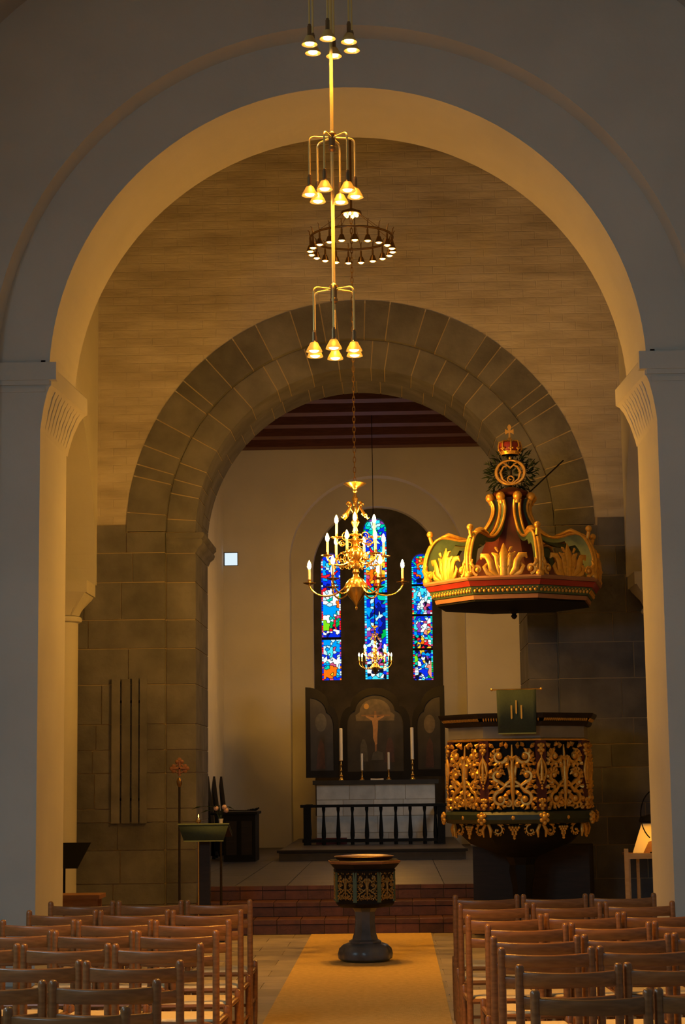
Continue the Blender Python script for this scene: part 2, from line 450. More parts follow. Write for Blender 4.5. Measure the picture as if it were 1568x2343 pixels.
for sg in (-1, 1):
    rg = random.Random(20 + sg)
    for ci, (za, zb) in enumerate(zip(courses, courses[1:])):
        g = .006
        # outer order face, running on behind the respond column
        xs = [2.24]
        while xs[-1] < 3.7:
            xs.append(xs[-1] + rg.uniform(.35, .95))
        if xs[-1] - xs[-2] < .2: xs.pop()
        xs[-1] = 3.9
        if za > 4.2: xs = [2.24, 2.69, 3.03, 3.9] if sg < 0 else [2.24, 2.72, 3.03, 3.9]
        for xa, xb in zip(xs, xs[1:]):
            d = rg.uniform(-.004, .004); zt = zb - g
            if za > 4.2 and xa < 2.6: zt = CZ - g
            a, b = sorted((sg*(xa+g), sg*(xb-g)))
            MB().box(a, b, 21.39+d, 21.88, za+g, zt).build('stone_block', 'stone', wc)
        # inner order
        a, b = sorted((sg*1.90, sg*2.232))
        zt = min(zb, CZ)
        if ci < 13:
            MB().box(a, b, 21.485, 22.18, za+g, zt-g).build('stone_block', 'stone', wc)
            MB().box(a, b, 22.192, 22.9, za+g, zt-g).build('stone_block', 'stone', wc)
    # moulded impost on the inner order
    im = MB(); prof = [(.0, 4.27), (.015, 4.30), (.03, 4.33), (.07, 4.36), (.085, 4.40), (.07, 4.43), (.10, 4.46), (.10, 4.50), (0, 4.51)]
    vs = []; x0 = sg*1.90
    n = len(prof)
    for (y, kx, ky) in ((21.49, 0, -1), (21.49, 1, -1), (22.95, 1, 0)):
        for d, z in prof:
            if (kx, ky) == (0, -1): vs.append((sg*2.24, 21.49-d*.7, z))
            elif (kx, ky) == (1, -1): vs.append((x0 - sg*d, 21.49-d*.7, z))
            else: vs.append((x0 - sg*d, 22.95, z))
    im.add(vs, [(r*n+i, r*n+i+1, (r+1)*n+i+1, (r+1)*n+i) for r in range(2) for i in range(n-1)])
    im.build('impost', 'stone', wc, ang=40)
    # four narrow vertical stone ribs hang on the lectern side only
wb = thing('wall_slats', 'row of four tall narrow wooden slats hung on the stone jamb', 'wall slats', (-2.647, 21.39, 1.2))
for xa, xb, h in ((-2.847, -2.752, 1.63), (-2.731, -2.637, 1.62), (-2.615, -2.542, 1.635), (-2.525, -2.445, 1.625)):
    MB().box(xa+2.647, xb+2.647, -.034, -.0, 0, h).build('slat', 'stone', wb)
for z in (.25, 1.35):
    MB().box(-.2, .2, -.018, 0, z, z+.03).build('rail', 'black_iron', wb)

# ---- chancel
CH = 2.75; PZ = .465; BY = 34.5
ap_c, ap_r, ap_z = .09, 1.62, 5.64
for sg, nm in ((-1, 'left'), (1, 'right')):
    mb = MB()
    M = Matrix(((0, -1, 0, 0), (1, 0, 0, 0), (0, 0, 1, 0), (0, 0, 0, 1)))
    y0, y1 = (CH, CH+.5) if sg < 0 else (-CH-.5, -CH)
    w = wall_arches(22.0, BY+.3, 0, 8.3, [(27.5, 28.5, 2.3, 4.4)] if sg > 0 else [], y0, y1, 12, M)
    struct(w.build('wall_chancel_' + nm, 'plaster'), 'plaster chancel wall, %s side' % ('lectern' if sg < 0 else 'pulpit'), 'wall')
    a, b = sorted((sg*1.9, sg*(CH+.3)))
struct(wall_arches(-CH-.5, CH+.5, 0, 8.3, [(ap_c-ap_r, ap_c+ap_r, 0, ap_z)], BY, BY+.35, 48).build('wall_chancel_back', 'plaster'), 'plaster wall with round apse arch at the end of the chancel', 'wall')
bkw = MB()
for sg in (-1, 1):
    a, b = sorted((sg*2.24, sg*(CH+.4))); bkw.box(a, b, 21.92, 22.9, 0, 8.3)
for i in range(32):
    a, b = pi - pi*i/32, pi - pi*(i+1)/32
    p, q, s, t = 2.235*cos(a), CZ+2.235*sin(a), 2.235*cos(b), CZ+2.235*sin(b)
    bkw.add([(p,21.92,q),(s,21.92,t),(s,21.92,8.3),(p,21.92,8.3),(p,22.9,q),(s,22.9,t),(s,22.9,8.3),(p,22.9,8.3)], [(0,1,2,3),(7,6,5,4),(1,0,4,5),(3,2,6,7)])
struct(bkw.build('wall_chancel_front', 'plaster'), 'chancel side of the arch wall', 'wall')
apn_c, apn_r = .08, 1.22
struct(wall_arches(ap_c-ap_r-.4, ap_c+ap_r+.4, 0, 8.0, [(apn_c-apn_r, apn_c+apn_r, 1.0, 5.61)], 35.5, 35.8, 40).build('wall_apse', 'plaster'), 'plaster apse wall around the dark window niche', 'wall')
aps = MB()
aps.box(ap_c-ap_r-.3, ap_c-ap_r-.02, BY+.3, 35.9, 0, 8); aps.box(ap_c+ap_r+.02, ap_c+ap_r+.3, BY+.3, 35.9, 0, 8); aps.box(-2, 2.2, BY+.3, 36.2, 7.6, 7.9)
struct(aps.build('wall_apse_side', 'plaster'), 'side walls and vault of the apse', 'wall')
WIN = [(-1.00, -.628, 3.545, 5.80), (-.172, .268, 3.55, 6.43), (.742, 1.122, 3.525, 5.76)]
struct(wall_arches(apn_c-apn_r-.3, apn_c+apn_r+.3, .4, 7.2, [(a, b, c, d) for a, b, c, d in WIN], 35.8, 36.15, 14).build('wall_niche', 'dark_stone'), 'dark stone niche wall around the three lancet windows', 'wall')
# platform and tiles
struct(MB().box(-CH-.4, CH+.4, 21.92, 36.0, 0, PZ-.012).build('floor_chancel', 'floor_joint'), 'raised dark tiled chancel floor', 'floor')
flc = bpy.data.objects['floor_chancel']
for ix in range(9):
    for iy in range(11):
        xa = -2.7 + ix*.6; ya = 21.875 + iy*.617
        MB().box(xa+.004, xa+.596, ya+.004, ya+.613, PZ-.02, PZ).build('tile', 'chancel_tile', flc)
MB().box(-2.7, 2.7, 28.67, 34.5, PZ-.02, PZ).build('far_paving', 'chancel_tile', flc)
# ceiling of boards and beams
struct(MB().box(-CH-.3, CH+.3, 22.9, BY+.4, 8.05, 8.25).build('ceiling_chancel', 'beam_wood'), 'dark red-brown boarded chancel ceiling', 'ceiling')
cc = bpy.data.objects['ceiling_chancel']
for q in range(11):
    yb = 34.15 - q*1.06
    MB().box(-CH, CH, yb-.16, yb+.16, 7.74, 8.06).build('beam', 'beam_wood', cc)
# ---- stained glass windows
LEFT = ["bbWbbbb", "cbbbbcb", "rbbycbr", "WcbyobW", "WcCybbb", "rWCcocr", "WbWccbb", "bcbWrrb", "rcbbrbb", "rrrbcbW", "bcbbcbb", "bbcbcbb",
        "kbbbdbb", "WbdbWbb", "bddbccb", "rrwwbcb", "rwWwpwb", "rwwWwwg", "rWwtwwt", "mwttwyb", "bwwwwob", "bcWWwow", "bccccow", "bcccccw", "mccccWr", "rcccwto", "rwwttmr", "owwWrtb", "WGwgrgr", "bGGgrgr", "rGGgrgr", "rGGrkdr", "mbwwwwb", "bwbbbbd", "pbdbbbd",
        "kkkkkkk",
        "bccWWWW", "mccWcCm", "bcWcccb", "rWcCmcm", "rWCCccb", "mWCCWbm", "bbWCbWp", "wwbWbwb", "WwwwwwW", "rccwwww", "bcCmmwb", "mbtooWo", "btooocb", "booooCw", "rooyocW", "booobcb", "rbbmbbo"]
MID = ["pbptppb", "ptCCCtp", "bCWWWtg", "btCWCbt", "gbttbbg", "bttgtbb", "bbCtbpb", "cbWttbb", "pbbWbpc", "cbbbWbc", "rWbcbbc", "cbCWbcr", "bWrbtcW", "cbrrcpC", "WyycWbw", "mcyoyoC", "bCwwWoC", "cowwwyr", "cowWwyr", "bCwwcbC", "cyoooym", "mooyoow", "Cmoooyc", "cmoroom", "CryoryC", "crborbC", "CtrrbtC", "cttrttc", "bCtCtcb",
       "kkkkkkk",
       "CttWttC", "cbWbttC", "CbWbbtc", "cbcbddm", "CbWbdbC", "cccdddc", "CcbdddC", "ccddWcc", "CbccWdC", "cccWbdm", "CcbcbdC", "WccbbdC", "mcWbddC", "cWpbddW", "CpbbdgC", "cppbkgC", "mcpkpgC", "CbWkWbC", "pbWpkbC", "cWpWpbm", "CbWkpbC", "cbWpkWC", "mWpkpkC", "CpWkpbm", "cbpbkpC", "CbkWppc", "mWkpkgC", "CkWkmWc", "wkwWCwC", "CwkwkWC", "cwwkCbm", "CkwWwkC", "CcCCCcC"]
RIGHT = ["kbbbbkk", "bbtytbb", "bcrorcb", "tbryrtb", "btooybt", "bboCobb", "CcoWobt", "tbrccob", "CbcccbC", "trcccrt", "CbocobC", "tbbobbt", "bckkbcb", "tbkdkbt", "CcbbccC",
         "kkkkkkk",
         "tcCcbbC", "rtcCCbr", "CWCCCWr", "rCWCCWt", "rCWccWo", "oCcWWWC", "CccwWtW", "mCcwwwC", "tCbwpwb", "rcWwkmb", "rbwwmbb", "tbWWmkb", "rcbCWpr", "ytbcwpw",
         "kkkkkkk",
         "rtbbcbt", "pbCbWwt", "bwcwbwt", "rcpbmwb", "bCpWwrt", "gCpwWWs", "rCpwwsb", "pgpwsyt", "bcbcsbt", "mcbWbbb", "rtkyCtm", "gkrywtC", "ptbyrwt", "bkyorrt", "rybkrWm", "tkyrkyk",
         "kkkkkkk",
         "tkyybkt", "tbbckbC", "rtpbccb", "tGkwkbC", "bGcwpkt", "tGbykwC", "rtwbWsg", "tkwcWsg", "bwbcsst", "rWwbcsg", "mwbbbsg", "bWkbbsb", "rkWwbsb", "pkbWCgg", "kbWCbbm"]
GN = {'L': LEFT, 'M': MID, 'R': RIGHT}
def clip(poly, px, pz, nx, nz):
    out = []
    for i in range(len(poly)):
        a, b = poly[i], poly[(i+1) % len(poly)]
        da = (a[0]-px)*nx + (a[1]-pz)*nz; db = (b[0]-px)*nx + (b[1]-pz)*nz
        if da <= 0: out.append(a)
        if (da < 0 < db) or (db < 0 < da):
            t = da/(da-db); out.append((a[0]+(b[0]-a[0])*t, a[1]+(b[1]-a[1])*t))
    return out
def stained(idx, rows, w, label):
    xa, xb, zb, zs = w; r = (xb-xa)/2; cx = (xa+xb)/2; ztop = zs + r
    root = struct(thing('window_%d' % idx, label, 'window', (cx, 36.0, zb)))
    rg = random.Random(50+idx)
    H = ztop - zb; nr = len(rows); rh = H/nr; nc = 7; W = xb-xa
    bk = MB()
    bk.prism([(-r, 0), (r, 0)] + [(r*cos(pi*i/14), zs-zb+r*sin(pi*i/14)) for i in range(15)], .012, .03)
    bk.build('lead_came', 'lead', root)
    bars = [i for i, s in enumerate(rows) if set(s) == {'k'}]
    for i in bars:
        z = H - (i+.5)*rh
        MB().box(-r, r, -.03, .012, z-.014, z+.014).build('saddle_bar', 'black_iron', root)
    # seeds: narrow border beads, larger inner cells (two rows merged at random)
    groups = []; cur = []
    for i in range(nr):
        if i in bars: groups.append(cur); cur = []
        else: cur.append(i)
    groups.append(cur)
    bw = W*.085
    head = [(-r, -1), (r, -1)] + [(r*cos(pi*i/14), zs-zb+r*sin(pi*i/14)) for i in range(15)]
    for g in groups:
        z1 = H - g[0]*rh - (0 if g[0] == 0 else .004); z0 = H - (g[-1]+1)*rh + .004
        panel = MB(); seeds = []
        pn = None
        for i in g:
            zc = H - (i+.5)*rh
            for j in range(nc):
                ch = rows[i][j]
                if j in (0, nc-1):
                    x = -r + bw*.5 if j == 0 else r - bw*.5
                    seeds.append((x, zc + rg.uniform(-.1, .1)*rh, ch, True))
                else:
                    x = -r + bw + (W-2*bw)*(j-.5)/(nc-2)
                    seeds.append((x + rg.uniform(-.42, .42)*W/nc, zc + rg.uniform(-.75, .75)*rh, ch, False))
        byc = {}
        for (x, z, ch, bd) in seeds:
            if bd: poly = [(x-bw*.5, z0), (x+bw*.5, z0), (x+bw*.5, z1), (x-bw*.5, z1)]
            else: poly = [(-r+bw, z0), (r-bw, z0), (r-bw, z1), (-r+bw, z1)]
            for (x2, z2, c2, b2) in seeds:
                if (x2, z2) == (x, z) or b2 != bd: continue
                if abs(z2-z) > .3 or (bd and abs(x2-x) > .05): continue
                dx, dz = x2-x, z2-z; L = hypot(dx, dz)
                gp = .0005 if c2 == ch and not bd else .0058
                poly = clip(poly, x+dx*.5-dx/L*gp, z+dz*.5-dz/L*gp, dx, dz)
                if len(poly) < 3: break
            if len(poly) < 3: continue
            if z1 > zs - zb:   # clip to the round head
                for i2 in range(15):
                    a = pi*i2/14
                    poly = clip(poly, r*.985*cos(a), zs-zb+r*.985*sin(a), cos(a), sin(a))
                    if len(poly) < 3: break
                if len(poly) < 3: continue
            byc.setdefault(ch, []).append((poly, bd))
        pn = thing_part('glass_panel', root, (0, 0, 0))
        for ch, polys in byc.items():
            for poly, bd in polys:
                if bd: continue
                MB().prism(poly, -.004, .012).build('glass_piece', GLASS[ch], pn, smooth=False)
            bb = MB()
            for poly, bd in polys:
                if bd: bb.prism(poly, -.002, .012)
            if bb.v:
                o = bb.build('border_beads', GLASS[ch], pn, smooth=False); o['kind'] = 'stuff'
    return root
def thing_part(name, parent, loc):
    o = bpy.data.objects.new(name, None); col.objects.link(o); o.parent = parent; o.location = loc; o.empty_display_size = .05
    return o
stained(1, LEFT, WIN[0], 'narrow blue stained glass lancet window on the lectern side of the niche')
stained(2, MID, WIN[1], 'tallest stained glass lancet, in the middle behind the small chandelier')
stained(3, RIGHT, WIN[2], 'narrow stained glass lancet with a red diamond beside the pulpit canopy')
w4 = struct(thing('window_4', 'small square bright window pane high on the chancel wall', 'window', (-2.61, BY, 5.62)))
MB().box(-.118, .118, -.012, 0, 0, .228).build('pane', 'daylit_pane', w4, smooth=False)
for (a, b, c, d) in ((-.128, .128, -.01, 0), (-.128, .128, .228, .238), (-.128, -.118, 0, .228), (.118, .128, 0, .228)):
    MB().box(a, b, -.02, 0, c, d).build('frame', 'dark_wood', w4)

# ---- nave floor, steps, carpet
struct(MB().box(-5.5, 5.5, -7.4, 22.0, -.2, -.006).build('floor', 'floor_stone'), 'worn brown stone floor of the nave', 'floor')
fl = bpy.data.objects['floor']
for iy in range(20):
    for ix in range(6):
        xa = -1.5 + ix*.5 + (.25 if iy % 2 else 0); ya = 11.0 + iy*.49
        MB().box(xa+.004, xa+.496, ya+.004, ya+.486, -.02, 0).build('slab', 'floor_stone', fl)
struct(MB().box(-5.5, 5.5, -7.4, 10.98, -.02, 0).build('floor_west', 'floor_stone'), 'stone floor under the rows of chairs', 'floor')
for sg in (-1, 1):
    a, b = sorted((sg*1.76, sg*5.5))
    MB().box(a, b, 10.98, 21.38, -.02, 0).build('side_paving', 'floor_stone', fl)
H3 = PZ/3
for k in range(3):
    ya = 20.8 + k*.51
    st = struct(thing('step', ['lowest dark red brick step at the end of the carpet', 'middle dark red brick step below the chancel', 'topmost dark red brick step at the chancel floor'][k], 'step', (0, ya, k*H3)))
    hw = 2.24 if k < 1 else (2.2 if k < 1 else 1.89)
    MB().box(-hw, hw, .014, 21.85-ya, -k*H3 + .0, H3-.012).build('core', 'step_joint', st)
    x = -hw; rg = random.Random(k); x += .1*k
    xs = [-hw]
    while x < hw - .1:
        x += .258; xs.append(min(x, hw))
    for xa, xb in zip(xs, xs[1:]):
        if xb - xa < .04: continue
        d = rg.uniform(0, .004)
        MB().box(xa+.004, xb-.004, d, .1, .004, H3-.052).build('brick', 'step_brick', st)
        MB().box(xa+.004, xb-.004, -.006+d, .50 if k < 2 else .04, H3-.046, H3).build('tread_brick', 'step_brick', st)
cp = MB(); cp.box(-.575, .72, 4.5, 20.78, 0, .006)
tag(cp.build('carpet_runner', 'carpet'), 'long golden tan carpet runner along the aisle to the steps', 'carpet')

# ================================================================== LAMPS
def lamp_mesh():
    d = {}
    d['socket'] = MB().lathe([(.004, .155), (.011, .15), (.011, .14), (.0145, .138), (.0145, .075), (.02, .07), (.02, .062)], 14).mesh('socket', 'dark_brass')
    d['shade'] = MB().lathe([(.018, .066), (.026, .064), (.033, .05), (.037, .042), (.044, .03), (.053, .012), (.056, .004), (.054, .004), (.050, .012), (.041, .03), (.034, .042), (.03, .05), (.018, .06)], 24).mesh('lamp_shade', 'lamp_brass')
    d['bulb'] = MB().lathe([(1e-6, -.002), (.016, 0), (.029, .006), (.033, .014), (.03, .024), (.02, .034), (1e-6, .038)], 16).mesh('bulb', 'bulb_spot')
    return d
LM = lamp_mesh()
pend = thing('pendant_lamp', 'tall three-tier brass pendant of small spot lamps hanging above the aisle', 'pendant lamp', (.075, 9.7, 3.80))
pend.scale = (.782, .782, .782)
Z0 = 4.4
MB().tube([(0, 0, 4.80-Z0), (0, 0, 11.52-Z0)], .0115, 10).build('rod', 'lamp_brass', pend)
MB().lathe([(.09, 11.53-Z0), (.085, 11.47-Z0), (.02, 11.42-Z0)], 20).build('ceiling_rose', 'lamp_brass', pend)
for hub, lz, off, R in ((4.93, 4.49, 30, .155), (6.0, 5.59, 12, .158), (7.10, 6.655, 24, .158)):
    MB().lathe([(.012, hub+.055-Z0), (.02, hub+.045-Z0), (.03, hub+.04-Z0), (.03, hub+.034-Z0), (.022, hub+.03-Z0), (.022, hub-.05-Z0), (.026, hub-.055-Z0), (.026, hub-.075-Z0), (.012, hub-.09-Z0)], 16).build('hub', 'dark_brass', pend)
    for q in range(6):
        a = radians(off + 60*q)
        lo = lz + (.0)
        pts = [(.02, 0, hub+.012-Z0), (R-.035, 0, hub+.012-Z0)] + [(R-.035+.035*sin(t), 0, hub+.012-.035*(1-cos(t))-Z0) for t in (pi/8, pi/4, 3*pi/8, pi/2)] + [(R, 0, lo+.15-Z0)]
        arm = MB().tube(pts, .0068, 8, nrm=(0, 1, 0)).build('arm', 'lamp_brass', pend); arm.rotation_euler = (0, 0, a)
        c = (R*cos(a), R*sin(a), lo-Z0)
        sh = put('lamp_shade', LM['shade'], pend, c)
        put('socket', LM['socket'], sh); put('bulb', LM['bulb'], sh)
    ld = bpy.data.lights.new('lamp_light', 'SPOT'); ld.energy = 360; ld.color = (1.0, .46, .065); ld.spot_size = radians(100); ld.spot_blend = 1.0; ld.shadow_soft_size = .12
    lo_ = bpy.data.objects.new('lamp_light', ld); col.objects.link(lo_); lo_.parent = pend; lo_.location = (0, .04, lz - .03 - Z0)

# ---- ring chandelier round the chain
CY = 18.75
ring = thing('ring_chandelier', 'dark iron ring chandelier with a circle of small lamps below the crossing vault', 'chandelier', (0, CY, 7.02))
MB().tube([(.425*cos(2*pi*i/64), .425*sin(2*pi*i/64), .155) for i in range(64)], [.012]*64, 8, closed=True).build('ring', 'dark_brass', ring)
MB().tube([(0, 0, .40), (0, 0, 4.98)], .012, 8).build('stem', 'dark_brass', ring)
MB().lathe([(.012, .47), (.05, .455), (.105, .43), (.11, .41), (.10, .405), (.05, .42), (.012, .42)], 28).build('crown_plate', 'dark_brass', ring)
for q in range(6):
    a = pi/3*q + .3
    MB().tube([(.09*cos(a), .09*sin(a), .41), (.42*cos(a), .42*sin(a), .16)], .0028, 6).build('stay', 'dark_brass', ring)
    b = MB().ball((.06*cos(a), .06*sin(a), .40), .020, 10, 6).build('crown_bulb', 'bulb_ring', ring)
rsh = MB().lathe([(.010, .13), (.010, .075), (.02, .07), (.024, .06), (.027, .05), (.04, .012), (.042, .004), (.038, .012), (.024, .048), (.010, .06)], 14).mesh('lamp_shade', 'dark_brass')
rbl = MB().lathe([(1e-6, -.004), (.018, -.001), (.030, .008), (.026, .022), (.012, .034), (1e-6, .036)], 12).mesh('bulb', 'bulb_ring')
for q in range(20):
    a = 2*pi*q/20 + .1
    c = (.425*cos(a), .425*sin(a), 0)
    hk = MB().tube([(c[0], c[1], .13), (c[0], c[1], .16), (c[0]*1.02, c[1]*1.02, .215), (c[0]*1.06, c[1]*1.06, .235)], [.006, .006, .005, .003], 6).build('hook', 'dark_brass', ring)
    sh = put('lamp_shade', rsh, ring, c); put('bulb', rbl, sh)
for q in range(5):
    a = 2*pi*q/5 + .25
    ld = bpy.data.lights.new('lamp_light', 'SPOT'); ld.energy = 220; ld.color = (1.0, .46, .065); ld.spot_size = radians(74); ld.spot_blend = 1.0; ld.shadow_soft_size = .05
    lo_ = bpy.data.objects.new('lamp_light', ld); col.objects.link(lo_); lo_.parent = ring; lo_.location = (.425*cos(a), .425*sin(a), -.03)

# ---- brass candle chandeliers
def s_arm(r0, z0, r1, z1, drop, n=14):
    pts = []
    P = [(r0, z0), (r0+.25*(r1-r0), z0-drop*1.15), (r0+.8*(r1-r0), z1-drop*1.6), (r1, z1-.05), (r1, z1)]
    # bezier-ish through de Casteljau
    for i in range(n+1):
        t = i/n; Q = P[:]
        while len(Q) > 1: Q = [((1-t)*a[0]+t*b[0], (1-t)*a[1]+t*b[1]) for a, b in zip(Q, Q[1:])]
        pts.append((Q[0][0], 0, Q[0][1]))
    return pts
def curl(cx, cz, r, a0, turns, n=14):
    return [(cx + r*(1-.72*i/n)*cos(a0+2*pi*turns*i/n), 0, cz + r*(1-.72*i/n)*sin(a0+2*pi*turns*i/n)) for i in range(n+1)]
def chandelier(name, label, loc, sc, tiers, body, ztop, chain_to, flame):
    t = thing(name, label, 'chandelier', loc)
    S = sc
    MB().lathe([(max(r, 1e-6)*S, z*S) for r, z in body], 24).build('baluster_stem', 'brass', t)
    pan = MB().lathe([(.012*S, .003*S), (.03*S, 0), (.062*S, .012*S), (.066*S, .018*S), (.058*S, .016*S), (.03*S, .008*S), (.012*S, .012*S)], 20).mesh('drip_pan', 'brass')
    sock = MB().lathe([(.008*S, -.02*S), (.013*S, 0), (.02*S, .02*S), (.013*S, .03*S), (.017*S, .05*S), (.012*S, .05*S)], 12).mesh('socket', 'brass')
    can = MB().lathe([(.0125*S, .045*S), (.0125*S, .155*S), (.009*S, .158*S)], 12).mesh('candle', 'wax')
    flm = MB().lathe([(1e-6, .154*S), (.013*S, .162*S), (.0195*S, .182*S), (.0165*S, .206*S), (.007*S, .232*S), (1e-6, .244*S)], 10).mesh('flame_bulb', flame)
    for (n, off, r0, z0, r1, z1, drop, orn) in tiers:
        pts = s_arm(r0*S, z0*S, r1*S, z1*S, drop*S)
        am = MB().tube(pts, [.0085*S]*len(pts), 8, nrm=(0, 1, 0))
        am = am.mesh('arm', 'brass')
        om = MB()
        if orn:
            for (cx, cz, rr, a0, tn) in ((r0+.35*(r1-r0), z0+.035, .05, -pi/2, 1.4), (r0+.62*(r1-r0), z0-.045, .035, pi/2, -1.3), (r0+.15*(r1-r0), z0-.06, .035, 0, 1.2)):
                om.tube(curl(cx*S, cz*S, rr*S, a0, tn), [.0062*S*(1-.4*i/14) for i in range(15)], 6, nrm=(0, 1, 0))
            om.ball((S*(r0+.4*(r1-r0)), 0, S*(z0+.01)), .012*S, 8, 5)
            om = om.mesh('scroll', 'brass')
        for q in range(n):
            a = radians(off) + 2*pi*q/n
            ar = put('arm', am, t, None, (0, 0, a))
            if orn: put('scroll', om, ar)
            c = (r1*S*cos(a), r1*S*sin(a), z1*S)
            pn = put('drip_pan', pan, t, c); put('socket', sock, pn)
            cn = put('candle', can, t, c); put('flame_bulb', flm, cn)
    # cresting of small leaves under the top dish
    lf = MB()
    for q in range(6):
        a = 2*pi*q/6 + .4; M = Matrix.Rotation(a, 4, 'Z')
        lf.tube([(S*x, 0, S*z) for x, z in ((.02, ztop-.30), (.06, ztop-.245), (.10, ztop-.31), (.135, ztop-.36), (.155, ztop-.345))], [.006*S, .009*S, .011*S, .008*S, .004*S], 6, M=M, flat=1.3)
        lf.tube([tuple(M @ Vector(p)) for p in curl(.065*S, (ztop-.22)*S, .028*S, 0, 1.2)], [.008*S]*15, 5)
        lf.tube([tuple(M @ Vector(p)) for p in curl(.11*S, (ztop-.33)*S, .024*S, pi, -1.2)], [.007*S]*15, 5)
    lf.build('leaf_crest', 'brass', t)
    if chain_to:
        pitch = .052; n = int((chain_to - ztop*S)/pitch)
        l1 = MB().tube([(.012*cos(2*pi*i/10), 0, .034*sin(2*pi*i/10)) for i in range(10)], [.0042]*10, 5, closed=True).mesh('link', 'dark_brass')
        for q in range(n):
            put('chain_link', l1, t, (0, 0, ztop*S + .03 + q*pitch), (0, 0, pi/2 if q % 2 else 0))
    return t
BODY = [(0, 0), (.008, .005), (.014, .025), (.007, .04), (.02, .065), (.035, .09), (.07, .13), (.118, .20), (.125, .225), (.118, .24), (.105, .27), (.07, .315), (.032, .335), (.026, .36), (.04, .385), (.028, .41), (.045, .44), (.05, .47), (.03, .49), (.055, .52), (.078, .565), (.08, .59), (.055, .625), (.025, .65), (.03, .67), (.08, .70), (.085, .71), (.03, .725), (.022, .78), (.03, .80), (.018, .84), (.03, .86), (.045, .89), (.025, .92), (.02, .99), (.03, 1.02), (.018, 1.05), (.015, 1.08), (.022, 1.10), (.032, 1.13), (.018, 1.16), (.012, 1.19), (.028, 1.205), (.022, 1.225), (.03, 1.235), (.05, 1.245), (.085, 1.262), (.118, 1.283), (.112, 1.288), (.05, 1.268), (.012, 1.265), (0, 1.29)]
chandelier('brass_chandelier', 'large brass chandelier with three tiers of lit candles in the crossing', (0, CY, 3.33), 1.0,
           [(6, 2, .10, .25, .468, .265, .11, False), (6, 14, .06, .50, .29, .535, .06, True), (4, 0, .04, .72, .19, .725, .05, True)], BODY, 1.29, 7.42-3.33, 'flame')
chandelier('brass_chandelier', 'small brass chandelier with crowded lit candles before the middle stained glass window', (.06, 31.6, 3.38), .655,
           [(8, 10, .10, .25, .42, .35, .10, False), (6, 25, .06, .50, .30, .56, .06, True)], BODY, 1.29, 0, 'flame_far')
sm = bpy.data.objects['brass_chandelier.001']
MB().tube([(0, 0, 1.28*.655), (0, 0, 4.69)], .006, 6).build('suspension_rod', 'black_iron', sm)

# ================================================================== CHAIRS
def chair_meshes():
    d = {}
    d['post'] = MB().lathe([(.013, 0), (.017, .1), (.019, .4), (.0185, .80), (.0185, .852), (.017, .862), (.0125, .868), (.006, .871)], 12).mesh('back_post', 'chair_wood')
    d['leg'] = MB().lathe([(.013, 0), (.017, .1), (.019, .36), (.018, .425), (.015, .434), (.007, .438)], 12).mesh('front_leg', 'chair_wood')
    def slat(zb, zt, name, bulge):
        n = 12; vs = []; fs = []; h = zt - zb
        sec = [(-.009, .004), (-.006, 0), (.006, 0), (.009, .004), (.009, h-.009), (.0075, h-.004), (.004, h-.001), (0, h), (-.004, h-.001), (-.0075, h-.004), (-.009, h-.009)]
        m = len(sec)
        for i in range(n+1):
            u = -1 + 2*i/n; x = .2*u; y = -bulge*(1-u*u); dip = .006*(1-u*u)
            vs += [(x, y+a, zb+b-dip*(b/h)) for a, b in sec]
        for i in range(n):
            for q in range(m): fs.append((i*m+q, i*m+(q+1) % m, (i+1)*m+(q+1) % m, (i+1)*m+q))
        return MB().add(vs, fs + [tuple(reversed(range(m))), tuple(n*m+q for q in range(m))]).mesh(name, 'chair_wood', ang=50)
    d['s1'] = slat(.778, .842, 'top_slat', .045)
    d['s2'] = slat(.685, .742, 'lower_slat', .045)
    def rail(p, q, r, name): return MB().tube([p, q], r, 8).mesh(name, 'chair_wood')
    d['rf'] = rail((-.2, .395, .385), (.2, .395, .385), .014, 'seat_rail')
    d['rb'] = rail((-.2, 0, .385), (.2, 0, .385), .014, 'seat_rail')
    d['rs'] = rail((0, 0, .385), (0, .395, .385), .014, 'seat_rail')
    d['ss'] = rail((0, 0, .19), (0, .395, .19), .0095, 'stretcher')
    d['sf'] = rail((-.2, .395, .25), (.2, .395, .25), .0095, 'stretcher')
    # woven seat: four facets meeting low in the middle
    s = MB(); A = [(-.192, .012), (.192, .012), (.192, .39), (-.192, .39)]
    B = [(x*.93, (y-.2)*.93+.2) for x, y in A]; c = (0, .2)
    vs = [(x, y, .378) for x, y in A] + [(x, y, .40) for x, y in A] + [(x, y, .409) for x, y in B] + [(0, .2, .398), (0, .2, .376)]
    fs = [(i, (i+1) % 4, 4+(i+1) % 4, 4+i) for i in range(4)] + [(4+i, 4+(i+1) % 4, 8+(i+1) % 4, 8+i) for i in range(4)] + [(8+i, 8+(i+1) % 4, 12) for i in range(4)] + [((i+1) % 4, i, 13) for i in range(4)]
    d['seat'] = s.add(vs, fs).mesh('seat', 'rush')
    return d
CM = chair_meshes()
ORD = ['', 'first', 'second', 'third', 'fourth', 'fifth', 'sixth', 'seventh', 'last']
def chair(x, y, rz, label, group):
    t = thing('slat_back_chair', label, 'chair', (x, y, 0), rz, group)
    for sx in (-.2075, .2075):
        put('back_post', CM['post'], t, (sx, 0, 0)); put('front_leg', CM['leg'], t, (sx, .395, 0))
        put('seat_rail', CM['rs'], t, (sx, 0, 0)); put('stretcher', CM['ss'], t, (sx, 0, 0))
    put('top_slat', CM['s1'], t); put('lower_slat', CM['s2'], t)
    put('seat_rail', CM['rf'], t); put('seat_rail', CM['rb'], t); put('stretcher', CM['sf'], t)
    put('seat', CM['seat'], t)
    return t
